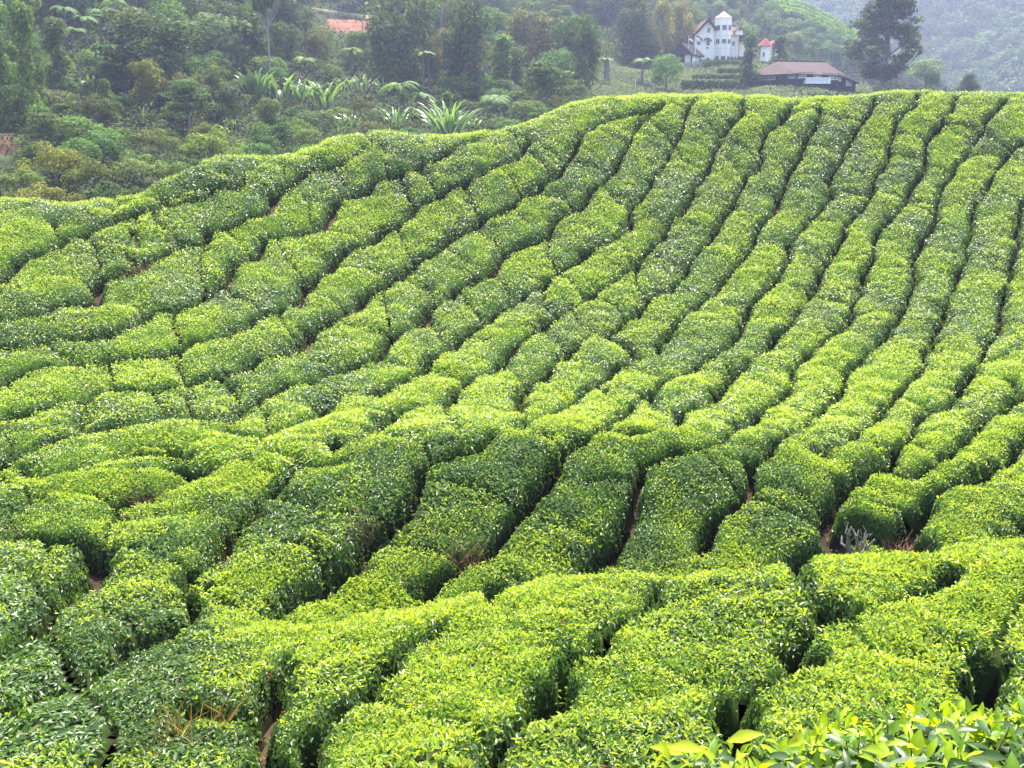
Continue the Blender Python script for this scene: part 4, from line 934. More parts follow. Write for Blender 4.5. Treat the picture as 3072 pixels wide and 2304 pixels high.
# ------------------------------------------------------------------ buildings and small structures
M['dark_wood'] = noise_mat('tarred_boards', (0.012, 0.014, 0.022), (0.030, 0.034, 0.046), 3.0, .75)
M['shingle'] = noise_mat('weathered_shingle', (0.022, 0.015, 0.0145), (0.062, 0.041, 0.040), 1.6, .85, 10, .5)
M['white'] = noise_mat('white_render', (0.80, 0.74, 0.66), (0.88, 0.82, 0.74), .6, .8, 6, .05)
M['white_paint'] = noise_mat('white_paint', (0.76, 0.76, 0.76), (0.84, 0.84, 0.84), 2.0, .5, 4, 0)
M['red_tile'] = noise_mat('red_roof_tile', (0.17, 0.035, 0.032), (0.25, 0.065, 0.055), 1.5, .6, 8, .3)
M['pink_tile'] = noise_mat('faded_roof_tile', (0.26, 0.14, 0.125), (0.40, 0.25, 0.225), 1.5, .6, 8, .3)
M['brown_tile'] = noise_mat('brown_roof_tile', (0.055, 0.028, 0.024), (0.11, 0.058, 0.05), 1.5, .7, 8, .3)
M['dark_roof'] = noise_mat('dark_thatch', (0.010, 0.009, 0.011), (0.026, 0.023, 0.026), 3.0, .9)
M['stone'] = noise_mat('rubble_stone', (0.20, 0.19, 0.19), (0.48, 0.46, 0.45), 2.6, .9, 10, .8)
M['pole'] = noise_mat('scaffold_tube', (0.45, 0.42, 0.40), (0.62, 0.58, 0.55), 1.0, .5, 3, 0)
M['flag_red'] = noise_mat('flag_red', (0.50, 0.03, 0.03), (0.60, 0.05, 0.05), 1.0, .8, 2, 0)
gm, n_, l_, b_ = new_mat('window_glass'); b_.inputs["Base Color"].default_value = (.05, .06, .09, 1); b_.inputs["Roughness"].default_value = .12; M['glass'] = gm
def pane_mat(name, cx, cz):
    """dark glass divided by white glazing bars"""
    m, n, l, b = new_mat(name)
    tc = n.new("ShaderNodeTexCoord"); br = n.new("ShaderNodeTexBrick"); br.offset = 0; br.inputs["Color1"].default_value = (.10, .12, .17, 1); br.inputs["Color2"].default_value = (.16, .18, .24, 1)
    br.inputs["Mortar"].default_value = (.75, .75, .75, 1); br.inputs["Scale"].default_value = 1; br.inputs["Mortar Size"].default_value = .045; br.inputs["Brick Width"].default_value = cx; br.inputs["Row Height"].default_value = cz
    mp = n.new("ShaderNodeMapping"); mp.inputs["Rotation"].default_value = (R(-90), 0, 0)
    l.new(tc.outputs["Object"], mp.inputs[0]); l.new(mp.outputs[0], br.inputs[0]); l.new(br.outputs[0], b.inputs["Base Color"]); b.inputs["Roughness"].default_value = .25
    return m
M['pane'] = pane_mat('small_pane_glass', .42, .42)

def wall_frame(a, b):
    """horizontal unit vector from a to b and the outward (towards the viewer) normal"""
    t = np.array((b[0] - a[0], b[1] - a[1], 0.0)); L = np.linalg.norm(t); t /= L
    n = np.array((t[1], -t[0], 0.0))
    return t, n, L

# --- dark timber barn
BD = 200.0
def bp(cx, cy, d): return at(1800 + cx / 2.458, cy / 2.458, d)
ZB = bp(1450, 760, BD)[2]                            # foot of the walls, hidden by the tea
A_, B_, C_, E_ = [np.array((*bp(cx, 600, d)[:2], 0)) for cx, d in ((1140, 209), (1450, BD), (1755, BD), (1885, 208))]
F_, G_ = np.array((E_[0] + 1.0, E_[1] + 13, 0)), np.array((A_[0] + 2.0, A_[1] + 11, 0))
ring = [A_, B_, C_, E_, F_, G_]
o0 = np.array((B_[0], B_[1], ZB)); barn = empty("timber_barn", o0)
zt = [bp(1140, 548, 209)[2], bp(1450, 536, BD)[2], bp(1755, 548, BD)[2], bp(1885, 598, 208)[2], bp(1885, 598, 208)[2], bp(1140, 548, 209)[2]]
mb = MB(); nv = len(ring); vs = [(*(p - o0)[:2], 0) for p in ring] + [(*(p - o0)[:2], z + .12 - ZB) for p, z in zip(ring, zt)]
mb.add(vs, [(k, (k + 1) % nv, nv + (k + 1) % nv, nv + k) for k in range(nv)]); mb.build("wall", M['dark_wood'], barn)
mb = MB()                                            # upright cover battens on the front walls
for a, b, z0, z1 in ((A_, B_, zt[0], zt[1]), (B_, C_, zt[1], zt[2]), (C_, E_, zt[2], zt[3])):
    t, n, L = wall_frame(a, b); k = int(L / .45)
    for i in range(k + 1):
        p = a + t * (L * i / k) + n * .02; h = z0 + (z1 - z0) * i / k - ZB
        mb.box(-.03, .03, -.03, .03, 0, h, math.atan2(t[1], t[0]), (p[0] - o0[0], p[1] - o0[1], 0))
mb.build("cladding", M['dark_wood'], barn)
R1, R2 = bp(1305, 452, 212), bp(1655, 458, 212)
ev = [bp(1100, 557, 208), bp(1450, 541, BD - .9), bp(1765, 553, BD - .9), bp(1915, 612, 207), np.array((F_[0] + 1.2, F_[1] + 1, zt[3] - .3)), np.array((G_[0] - 1.2, G_[1] + 1, zt[0] - .2))]
mb = MB()
for poly in ([ev[0], ev[1], R1], [ev[1], ev[2], R2, R1], [ev[2], ev[3], R2], [ev[3], ev[4], R2], [ev[4], ev[5], R1, R2], [ev[5], ev[0], R1]):
    nn = np.cross(poly[1] - poly[0], poly[2] - poly[0]); mb.slab([p - o0 for p in poly], .16, nn if nn[2] > 0 else -nn)
rf = mb.build("roof", M['shingle'], barn)
mb = MB()
for s0 in range(9):
    t = (s0 + .5) / 9; p = R1 + (R2 - R1) * t - o0; mb.box(-.62 + (s0 % 3) * .05, .62, -.16, .16, -.05, .13 + .05 * (s0 % 2), 0, p)
mb.build("ridge_cap", M['shingle'], rf)
mb = MB(); mb.tube([ev[0] - o0 + (0, -.06, -.12), ev[1] - o0 + (0, -.06, -.12), ev[2] - o0 + (0, -.06, -.12), ev[3] - o0 + (0, -.06, -.12)], .07, 6); mb.build("gutter", M['dark_roof'], rf)
def barn_window(a, b, cx0, cx1, cy0, cy1, d, units):
    t, n, L = wall_frame(a, b)
    def onwall(cx):
        r = ray(1800 + cx / 2.458, 230); A2 = np.array([[t[0], -r[0]], [t[1], -r[1]]]); s = np.linalg.solve(A2, -a[:2]); return s[0], r[1] * s[1]
    s0, y0 = onwall(cx0); s1, y1 = onwall(cx1); z1 = bp(0, cy0, (y0 + y1) / 2)[2]; z0 = bp(0, cy1, (y0 + y1) / 2)[2]
    ps = (a + t * s0 + n * .06); base = np.array((ps[0] - o0[0], ps[1] - o0[1], z0 - ZB)); rz = math.atan2(t[1], t[0]); w = s1 - s0; h = z1 - z0
    mb = MB(); f = .09
    for x0, x1, za, zb in ((-f, w + f, -f, 0), (-f, w + f, h, h + f), (-f, 0, 0, h), (w, w + f, 0, h)): mb.box(x0, x1, -.07, .05, za, zb)
    for k in range(1, units): mb.box(w * k / units - .05, w * k / units + .05, -.06, .05, 0.003, h - .003)
    fr = mb.build("window", M['white_paint'], barn, base, rz)
    MB().box(0, w, -.02, .03, 0.004, h - .004).build("pane", M['pane'], fr)
barn_window(A_, B_, 1198, 1292, 562, 586, 205, 2); barn_window(A_, B_, 1398, 1440, 550, 574, 201, 1)
barn_window(B_, C_, 1455, 1515, 550, 574, BD, 2); barn_window(B_, C_, 1690, 1748, 562, 586, BD, 2); barn_window(B_, C_, 1578, 1628, 543, 574, BD, 2)
barn_window(C_, E_, 1760, 1776, 572, 596, 202, 1); barn_window(C_, E_, 1818, 1856, 598, 630, 206, 2)
mb = MB(); p0, p1 = bp(1516, 610, BD - 1.5) - o0, bp(1700, 610, BD - 1.5) - o0; ph = (610 - 574) * BD / 3150 / 2.458; W_ = p1[0] - p0[0]
mb.box(p0[0] - .05, p1[0] + .05, p0[1] - .05, p0[1] + 1.5, p0[2] - .14, p0[2]); bal = mb.build("balcony", M['white_paint'], barn)
mb = MB(); mb.box(p0[0], p1[0], p0[1], p0[1] + .07, p0[2] + ph - .09, p0[2] + ph); mb.box(p0[0], p1[0], p0[1], p0[1] + .07, p0[2] + .06, p0[2] + .14)
for k in range(34): x = p0[0] + (W_ - .1) * k / 33; mb.box(x, x + .09, p0[1] + .012, p0[1] + .058, p0[2] + .003, p0[2] + ph - .092)
for x in (p0[0], p1[0] - .07): mb.box(x, x + .07, p0[1] + .08, p0[1] + 1.45, p0[2] + ph - .09, p0[2] + ph); mb.box(x, x + .07, p0[1] + .08, p0[1] + 1.45, p0[2] + .1, p0[2] + .5)
mb.build("railing", M['white_paint'], bal)
q0 = B_ - o0 - np.array((0, .12, 0)); MB().tube([(q0[0], q0[1], .1), (q0[0], q0[1], zt[1] - ZB)], .06, 6).build("downpipe", M['dark_roof'], barn)
q0, q1 = bp(1520, 668, BD - .4) - o0, bp(1680, 672, BD - .4) - o0
MB().box(q0[0], q1[0], q0[1] - .3, q0[1] + .3, q0[2] - .8, q0[2] + .12).build("plinth", M['white'], barn)
tag(barn, "low dark timber barn with brown hipped shingle roof and white balcony above the tea crest", "barn")

# --- white house with stair tower
HD = 258.0
def hp(cx, cy, dy=0.0):
    p = at(2050 + cx / 7.373, 20 + cy / 7.373, HD); return np.array((p[0], p[1] + dy, p[2]))
ho = hp(600, 1260); house = empty("white_house", ho)
def H3(cx, cy, dy=0.0): return hp(cx, cy, dy) - ho
mb = MB(); gab = [H3(*c) for c in ((245, 1260), (690, 1260), (690, 452), (548, 282), (245, 628))]; bk = [p + np.array((0, 9.5, 0)) for p in gab]; n = 5
mb.add(gab + bk, [(k, n + k, n + (k + 1) % n, (k + 1) % n) for k in range(n)] + [(0, 1, 2, 3), (8, 7, 6, 5)], [(0, 3, 4), (9, 8, 5)]); mb.build("wall", M['white'], house)
up = lambda a, b: np.array((-(b - a)[2], 0, (b - a)[0])) * (1 if (b - a)[0] > 0 else -1)
mb = MB()
for a, b in (((548, 262), (160, 688)), ((548, 262), (740, 500))):
    a3, b3 = H3(*a, -.7), H3(*b, -.7); mb.slab([a3, b3, b3 + np.array((0, 10.6, 0)), a3 + np.array((0, 10.6, 0))], .34, up(a3, b3))
rf = mb.build("roof", M['brown_tile'], house)
mb = MB()
for a, b in (((548, 262), (160, 688)), ((548, 262), (740, 500))):
    a3, b3 = H3(*a, -.82), H3(*b, -.82); u3 = up(a3, b3); u3 = u3 / np.linalg.norm(u3); mb.slab([a3 + u3 * .05, b3 + u3 * .05, b3 + u3 * .05 + np.array((0, .1, 0)), a3 + u3 * .05 + np.array((0, .1, 0))], .48, u3)
mb.build("bargeboard", M['dark_roof'], rf)
tc_ = H3(855, 1260, 1.0); tr = 165 / 7.373 * HD / 3150 / math.cos(math.pi / 8)
def octa(r, c=tc_): return [(c[0] + r * math.cos(math.pi / 8 + k * math.pi / 4), c[1] + r * math.sin(math.pi / 8 + k * math.pi / 4)) for k in range(8)]
zte = H3(855, 238)[2]; zap = H3(855, 88)[2]
tw = MB().prism(octa(tr), 0, zte).build("tower", M['white'], house)
mb = MB(); rr_ = octa(tr * 1.10); mb.add([(x, y, zte - .06) for x, y in rr_] + [(tc_[0], tc_[1], zap), (tc_[0], tc_[1], zte - .1)], [], [(k, (k + 1) % 8, 8) for k in range(8)] + [((k + 1) % 8, k, 9) for k in range(8)]); mb.build("roof", M['pink_tile'], tw)
def win(parent, c, w, h, nrm, m='glass', frame=.09, name="window"):
    t = np.array((-nrm[1], nrm[0], 0)); t = -t if t[0] < 0 else t; rz = math.atan2(t[1], t[0])
    mb = MB(); f = frame
    for x0, x1, za, zb in ((-w / 2 - f, w / 2 + f, -h / 2 - f, -h / 2), (-w / 2 - f, w / 2 + f, h / 2, h / 2 + f), (-w / 2 - f, -w / 2, -h / 2, h / 2), (w / 2, w / 2 + f, -h / 2, h / 2)): mb.box(x0, x1, -.07, .08, za, zb)
    fr = mb.build(name, M['white_paint'], parent, c, rz); MB().box(-w / 2, w / 2, -.005, .06, -h / 2 + .003, h / 2 - .003).build("pane", M[m], fr); return fr
ap = tr * math.cos(math.pi / 8)
for cy0, cy1 in ((412, 520), (722, 820), (1098, 1228)):
    h = (cy1 - cy0) / 7.373 * HD / 3150 * .92; zc = H3(855, (cy0 + cy1) / 2)[2]
    for ang in (-135, -90, -45):
        nv_ = np.array((math.cos(R(ang)), math.sin(R(ang)), 0)); win(tw, np.array((tc_[0], tc_[1], zc)) + nv_ * (ap + .02), 1.02, h, nv_)
mb = MB()
for cy in (632, 905, 1085): z = H3(855, cy)[2]; mb.prism(octa(tr * 1.03), z - .06, z + .06)
mb.build("string_course", M['white_paint'], tw)
fr_n = np.array((0, -1, 0)); s_ = HD / 3150 / 7.373
for c, w, h in (((560, 520), 60, 95), ((340, 812), 76, 55), ((548, 795), 72, 110), ((535, 912), 46, 40), ((545, 1165), 60, 66)):
    win(house, H3(*c, -.03), w * s_, h * s_, fr_n)
for c, w in (((340, 740), 140), ((530, 755), 160)):  # dark rounded awnings
    mb = MB(); p = H3(*c); w2 = w * s_ / 2; K = 8; V = []
    for k in range(K + 1):
        th = math.pi * k / K; V += [(p[0] - w2 * math.cos(th), p[1] - .02, p[2] + .72 * math.sin(th)), (p[0] - w2 * 1.05 * math.cos(th), p[1] - .75, p[2] + .62 * math.sin(th) - .12)]
    V2 = [(a, b, c_ - .05) for a, b, c_ in V]; m_ = len(V)
    mb.add(V + V2, [(2 * k, 2 * k + 1, 2 * k + 3, 2 * k + 2) for k in range(K)] + [(m_ + 2 * k, m_ + 2 * k + 2, m_ + 2 * k + 3, m_ + 2 * k + 1) for k in range(K)] + [(2 * k + 1, m_ + 2 * k + 1, m_ + 2 * k + 3, 2 * k + 3) for k in range(K)])
    mb.build("awning", M['dark_roof'], house)
a, b = H3(985, 1260, 2.2), H3(1275, 605, 2.2)
wg = MB().box(a[0], b[0], a[1], a[1] + 8, 0, b[2]).build("wing", M['white'], house)
mb = MB(); e0, e1, r0, r1 = H3(960, 612, 1.4), H3(1300, 612, 1.4), H3(1000, 372, 6), H3(1335, 420, 6)
mb.slab([e0, e1, r1, r0], .2, (0, -.6, 1)); bk0, bk1 = e0 + np.array((0, 9.6, 0)), e1 + np.array((0, 9.6, 0)); mb.slab([r0, r1, bk1, bk0], .2, (0, .6, 1)); mb.build("roof", M['brown_tile'], wg)
a, b = H3(1185, 618, 1.2), H3(1345, 500, 1.2); dm = MB(); ax_ = (a[0] + b[0]) / 2; za = H3(1265, 440)[2]
dm.add([(a[0], a[1], a[2]), (b[0], a[1], a[2]), (b[0], a[1], b[2]), (ax_, a[1], za), (a[0], a[1], b[2])] + [(a[0], a[1] + 4, a[2]), (b[0], a[1] + 4, a[2]), (b[0], a[1] + 4, b[2]), (ax_, a[1] + 4, za), (a[0], a[1] + 4, b[2])], [(k, 5 + k, 5 + (k + 1) % 5, (k + 1) % 5) for k in range(5)] + [(0, 1, 2, 4)], [(4, 2, 3)])
dr = dm.build("dormer", M['white'], wg); win(dr, np.array((ax_ + .1, a[1] - .02, b[2] + .05)), .62, .6, fr_n)
mb = MB(); ap_ = np.array((ax_, a[1] - .4, za + .16)); 
for x in (a[0] - .35, b[0] + .35): e = np.array((x, a[1] - .4, b[2] - .28)); mb.slab([ap_, e, e + np.array((0, 4.6, 0)), ap_ + np.array((0, 4.6, 0))], .14, up(ap_, e))
mb.build("roof", M['brown_tile'], dr)
for c0, c1, dy in (((1215, 590), (1500, 690), 1.5), ((1275, 700), (1490, 770), 1.0)):   # lean-to roofs stepping down to the right
    mb = MB(); p, q = H3(*c0, dy), H3(*c1, dy); mb.slab([p, q, q + np.array((0, 6, 0)), p + np.array((0, 6, 0))], .2, up(p, q)); mb.build("lean_to_roof", M['brown_tile'], wg)
a, b = H3(1270, 1260, 3), H3(1430, 745, 3); MB().box(a[0] + .01, b[0], a[1], a[1] + 5, 0, b[2]).build("annexe", M['white'], wg)
a = H3(1050, 1100, 2.2); win(wg, np.array((a[0] - .1, a[1] - .02, H3(0, 905)[2])), .35, .75, fr_n); win(wg, np.array((a[0] + .9, a[1] - .02, H3(0, 800)[2])), .5, 1.0, fr_n)
tag(house, "tall white gabled house with octagonal tower, pink pointed roof and dark awnings", "house")
sc = MB()
for cx, top, dy in ((700, 640, -1.6), (785, 380, -2.2), (895, 380, -2.2), (995, 400, -1.6), (1060, 600, .8), (1150, 390, .9), (1215, 600, 1.0)):
    p = H3(cx, 1260, dy); sc.tube([p, (p[0], p[1], H3(cx, top)[2])], .05, 5)
for cy in (640, 930, 1090):
    sc.tube([H3(640, cy, -1.6), H3(785, cy, -2.2), H3(895, cy, -2.2), H3(1000, cy, -1.6), H3(1160, cy, .8)], .045, 5)
sc.tube([H3(995, 385, -1.6), H3(1160, 385, .9)], .045, 5); sc.tube([H3(785, 640, -2.2), H3(895, 930, -2.2)], .04, 5)
tag(sc.build("scaffold", M['pole'], None, ho), "thin tube scaffolding standing around the white tower and right wing", "scaffolding")

# --- red-roofed turret and its smaller neighbour, hut, flagpoles, wall, hedges
tb = at(2292, 196, 256); zt_ = at(2292, 137, 256)[2] - tb[2]; ts = empty("white_turret", tb)
rg = lambda r, n=6: [(r * math.cos(k * 6.2832 / n + .5), r * math.sin(k * 6.2832 / n + .5)) for k in range(n)]
w_t = MB().prism(rg(1.0), -1, zt_).build("wall", M['white'], ts); mb = MB(); rr_ = rg(1.85, 8); ztop = at(2283, 112, 256)[2] - tb[2]
mb.add([(x, y, zt_ - .1) for x, y in rr_] + [(0, 0, ztop), (0, 0, zt_ - .2)], [], [(k, (k + 1) % 8, 8) for k in range(8)] + [((k + 1) % 8, k, 9) for k in range(8)]); mb.build("roof", M['red_tile'], ts)
win(w_t, np.array((-.35, -.88, zt_ * .55)), .5, 1.0, fr_n); tag(ts, "small white turret with pointed red roof right of the white house", "turret")
tb = at(2318, 190, 259); ts = empty("garden_pavilion", tb); z1 = at(2318, 131, 259)[2] - tb[2]; mb = MB()
for sx_ in (-.75, .75):
    for sy_ in (-.7, .7): mb.box(sx_ - .09, sx_ + .09, sy_ - .09, sy_ + .09, -1, z1)
mb.build("post", M['white'], ts); mb = MB(); mb.add([(-1.2, -1, z1), (1.2, -1, z1), (1.2, 1, z1), (-1.2, 1, z1), (-.4, 0, z1 + .75), (.5, 0, z1 + .75)], [(0, 1, 5, 4), (2, 3, 4, 5), (3, 2, 1, 0)], [(1, 2, 5), (3, 0, 4)]); mb.build("roof", M['red_tile'], ts)
tag(ts, "little red-roofed pavilion just right of the white turret", "pavilion")

hb = at(2058, 190, 252); hut = empty("thatched_hut", hb, R(-28)); zr = at(2040, 131, 252)[2] - hb[2]; ze = at(2100, 168, 252)[2] - hb[2]; hw = 3.1
mb = MB()
for sx_ in (-1, 1): p = np.array((0, -4, zr)); e = np.array((sx_ * hw, -4, ze)); mb.slab([p, e, e + np.array((0, 8, 0)), p + np.array((0, 8, 0))], .25, up(p, e))
mb.build("roof", M['dark_roof'], hut); mb = MB(); mb.add([(-hw * .8, -3.3, ze + .3), (hw * .8, -3.3, ze + .3), (0, -3.3, zr - .2), (-hw * .8, -3.2, ze + .3), (hw * .8, -3.2, ze + .3), (0, -3.2, zr - .2)], [(0, 1, 4, 3), (1, 2, 5, 4), (2, 0, 3, 5)], [(0, 2, 1), (3, 4, 5)]); mb.build("gable", M['dark_wood'], hut)
for x, y in ((-2.3, -3), (2.3, -3), (-2.3, 3), (2.3, 3)): MB().box(x - .12, x + .12, y - .12, y + .12, -1, ze + .4).build("post", M['dark_wood'], hut)
MB().box(.6, 2.2, -2.6, 2.6, -1, 1.7).build("wall", M['white'], hut)
tag(hut, "open hut with steep dark thatched roof in front of the white house", "hut")
for u, vb, vt, lab_ in ((2063.6, 188, 115, "left of two white flagpoles, red and white flag at its head"), (2084.6, 190, 112, "flagpole against the white house wall, red and white flag at its head")):
    p = at(u, vb, 249); h = (vb - vt) * PX(249); fp = empty("flagpole", p); MB().tube([(0, 0, -1), (0, 0, h)], [.07, .045], 6).build("pole", M['white_paint'], fp); MB().tube([(0, 0, h), (0, 0, h + .16)], [.08, .03], 6).build("finial", M['white_paint'], fp)
    V, q = [], []
    for k in range(7):
        for j in range(3): V.append((.05 + k * .15, .09 * math.sin(k * 1.4), h - .1 - j * .42 - .012 * k * k))
    ix = [(3 * k + j, 3 * k + 1 + j, 3 * k + 4 + j, 3 * k + 3 + j) for k in range(6) for j in range(2)]
    me = mesh_np("flag", V + [(a, b + .02, c_) for a, b, c_ in V], ix + [tuple(i + 21 for i in f[::-1]) for f in ix], None, False, [M['flag_red'], M['white_paint']])
    for i, poly in enumerate(me.polygons): poly.material_index = i % 2
    link("flag", me, fp); tag(fp, lab_, "flagpole")
p0, p1 = at(2045, 207, 247), at(2112, 207, 247); mb = MB(); rs = np.random.default_rng(5); zw = (207 - 188) * PX(247)
for row in range(4):
    x = p0[0] + rs.uniform(-.3, .1)
    while x < p1[0]:
        w = rs.uniform(.35, .8); mb.box(x, x + w - .03, p0[1] + rs.uniform(-.08, .05), p0[1] + .8, p0[2] - .6 + row * (zw + .6) / 4, p0[2] - .6 + (row + 1) * (zw + .6) / 4 - .03); x += w
mb.box(p0[0] + .1, p1[0] - .1, p0[1] + .15, p0[1] + .75, p0[2] - .6, p0[2] + zw - .1)
tag(mb.build("stone_wall", M['stone']), "rough grey stone retaining wall below the flagpoles", "stone wall")
def hedge(u0, u1, vb, vt, d, lab_, tint):
    a, b = at(u0, vb, d), at(u1, vb, d); L = b[0] - a[0]; h = (vb - vt) * PX(d); k = int(L / .8) + 2; r = np.random.default_rng(int(u0))
    v, q, c = cloud([(L * i / (k - 1), r.normal(0, .1), h * .5, .65, .7, h * .55) for i in range(k)], 260 * k, .30, r)
    o = link("clipped_hedge", mesh_np("clipped_hedge", v, q, c, False, M['tree']), None, a); o.color = (*tint, 1); tag(o, lab_, "hedge")
hedge(2113, 2220, 209, 184, 244, "dark hedge at the foot of the white house", (.7, .8, .75)); hedge(2052, 2207, 268, 242, 196, "long dark hedge low on the lawn left of the barn", (.75, .9, .7)); hedge(2085, 2215, 236, 222, 214, "yellowish hedge on the middle of the lawn", (1.6, 1.6, .9)); hedge(2160, 2230, 222, 206, 226, "short grey-green hedge beneath the house hedge", (1.1, 1.2, 1.0))
for u, vb, vt, w, lab_ in ((1871, 192, 118, 12, "tallest of the yellow-headed flower stalks by the dark cypress"), (1918, 190, 137, 19, "fat yellow-headed flower stalk in front of the dark cypress"), (1950, 190, 127, 13, "yellow-headed flower stalk between dark and golden cypress"), (1984, 190, 153, 11, "short yellow-headed flower stalk before the golden cypress"), (1834, 186, 138, 11, "pale yellow-headed stalk at the far left of the stalks")):
    p = at(u, vb + 8, 236); h = (vb + 8 - vt) * PX(236); r = np.random.default_rng(u); ag = empty("flowering_agave", p); MB().tube([(0, 0, -.5), (.05, 0, h * .5), (0, 0, h * .8)], [.12, .09, .06], 6).build("stalk", M['bark'], ag)
    ww = w * PX(236) / 2; v, q, c = cloud([(r.normal(0, ww * .3), r.normal(0, ww * .3), h * (.72 + .23 * k / 6), ww * .7, ww * .7, h * .06) for k in range(7)], 420, .22, r); o = link("flower_head", mesh_np("flower_head", v, q, c, False, M['tree']), ag); o.color = (4.6, 3.6, 1.3, 1)
    v, q, c = blades(14, 1.5, .22, r, .15, (.5, 1.2), .8); o = link("foliage", mesh_np("foliage", v, q, c, False, M['big_leaf']), ag, (0, 0, .2)); o.color = (1.5, 1.6, 1.5, 1)
    tag(ag, lab_, "agave", "flower stalks by the cypresses")
for u, vb, vt in ((1817, 256, 238), (1906, 250, 236)):
    p = at(u, vb, 196); tag(MB().tube([(0, 0, -.4), (0, 0, .5), (0, 0, (vb - vt) * PX(196))], [.07, .065, .05], 6).build("marker_post", M['white_paint'], None, p), {1817: "white marker post by the stout tree fern", 1906: "white marker post beside the lawn tree fern"}[u], "post")

# --- tea rows on the far ridge
LM_ = [(2335, 20), (2400, 34), (2460, 62), (2510, 92), (2562, 128)]
rt = np.random.default_rng(8)
for k in range(7):
    pts = []
    for j, (u, v) in enumerate(LM_[:len(LM_) - (1 if k > 4 else 0)]):
        p = on_hill(u + k * 5 - 12, v - k * 9.5 + 18 - j * k * .4)
        if p is not None: pts.append(p)
    if len(pts) < 2: continue
    pts = np.array(pts); cx_ = np.linspace(0, len(pts) - 1, 26); line = np.stack([np.interp(cx_, np.arange(len(pts)), pts[:, a]) for a in range(3)], -1)
    line[:, 2] = hz(line[:, 0], line[:, 1]); o_ = line[0].copy()
    v, q, c = cloud([(*(p - o_ + np.array((0, 0, .9)))[:3], 1.15 + .3 * rt.random(), 1.15, .9) for p in line], 2600, .55, rt)
    o = link("tea_hedge_row", mesh_np("tea_hedge_row", v, q, c * 1.1, False, M['tree']), None, o_); o.color = (2.3, 2.5, 1.3, 1)
    tag(o, ["lowest", "second lowest", "third", "fourth", "fifth", "second highest", "highest"][k] + " curved tea row on the bright far ridge right of the white house", "tea row", "tea rows on the far ridge")
# ------------------------------------------------------------------ tea bush right below the camera, and small things between the rows
OUT = np.array([(1850, 2360), (1960, 2300), (2020, 2250), (2090, 2262), (2150, 2240), (2250, 2252), (2380, 2215), (2480, 2172), (2560, 2150), (2640, 2160), (2750, 2112), (2850, 2108), (2950, 2142), (3072, 2105), (3300, 2090)], float)
r8 = np.random.default_rng(88)
def big_leaf(p, d, n, L, W, curl, V, Q, C, c):
    s = np.cross(d, n); b = len(V); K = 5; prof = (.10, .62, 1.0, .86, .48, .03); pos = p.copy(); ang = 0.0; dd = d
    for k in range(K + 1):
        if k:
            dd = d * math.cos(curl * k / K) - n * math.sin(curl * k / K); pos = pos + dd * L / K
        nn = np.cross(s, dd); nn = nn if nn @ n > 0 else -nn; w = W * .5 * prof[k]; wav = .12 * W * math.sin(k * 2.3 + p[0] * 90)
        V += [pos - s * w + nn * (w * .35 + wav * .3), pos, pos + s * w + nn * (w * .35 - wav * .3)]; C += [c * .92, c * (1.12 if k % 2 else 1.0), c * .92]
        if k: q = b + 3 * k; Q += [(q - 3, q - 2, q + 1, q), (q - 2, q - 1, q + 2, q + 1)]
nb_o = at(2620, 2330, 2.2); nb_o[2] = float(TOP(nb_o[0], nb_o[1])) - .84
near = empty("tea_bush", nb_o)
V, Q, C = [], [], []; stems = []
for i in range(430):
    u = r8.uniform(1880, 3250); vo = np.interp(u, OUT[:, 0], OUT[:, 1]); e = r8.random() ** 1.2; v = vo + (8 if i % 3 == 0 else 0) + e * 330
    dist = 2.45 - 0.85 * e + r8.uniform(-.15, .15); tip = at(u, v, dist); old = r8.random() < (.18 + .45 * e)
    ax = unit(np.array((r8.normal(0, .28), r8.normal(0, .28), 1.0))); L0 = r8.uniform(.044, .074); nl = 4 if not old else 5
    base = tip - ax * r8.uniform(.10, .16); stems.append((base - nb_o, tip - nb_o)); a0 = r8.uniform(0, 6.28)
    for k in range(nl):
        t = k / (nl - 1); p = base + (tip - base) * (.25 + .75 * t); a = a0 + k * 2.4; h = np.array((math.cos(a), math.sin(a), 0)); el = .25 + .85 * t if not old else r8.uniform(-.3, .5)
        d = unit(h * math.cos(el) + ax * math.sin(el)); n = unit(ax * math.cos(el) - h * math.sin(el) + r8.normal(0, .15, 3)); n = unit(n - d * (n @ d))
        L = L0 * (1.25 - .55 * t) * r8.uniform(.85, 1.2) * (1.25 if old else 1)
        cc = (np.array((.25, .35, .008)) * (.75 + .4 * t) if not old else np.array((.030, .075, .014))) * r8.uniform(.8, 1.15)
        if not old and r8.random() < .35: cc = np.array((.12, .22, .02)) * r8.uniform(.8, 1.2)
        big_leaf(p - nb_o, d, n, L, L * r8.uniform(.36, .46), r8.uniform(.1, .9), V, Q, C, cc)
for i in range(2600):                                 # older leaves filling the plant beneath the shoots
    u = r8.uniform(1880, 3300); vo = np.interp(u, OUT[:, 0], OUT[:, 1]); e = r8.random(); p = at(u, vo + 70 + e * 420, 2.5 - .9 * e + r8.uniform(-.2, .1)); p[2] -= r8.uniform(0, .25)
    d = unit(r8.normal(size=3) + np.array((0, -.3, .1))); n = unit(np.cross(np.cross(d, np.array((0, -.2, 1.0)) + r8.normal(0, .4, 3)), d)); L = r8.uniform(.06, .10)
    big_leaf(p - nb_o, d, n, L, L * .42, r8.uniform(0, .8), V, Q, C, np.array((.026, .065, .013)) * r8.uniform(.6, 1.3))
p = at(2740, 2282, 1.95) - nb_o; d = unit(np.array((.9, -.2, .28))); n = unit(np.cross(np.cross(d, np.array((-.1, .45, 1.0))), d)); big_leaf(p - d * .05, d, n, .115, .052, .25, V, Q, C, np.array((.10, .14, .085)))
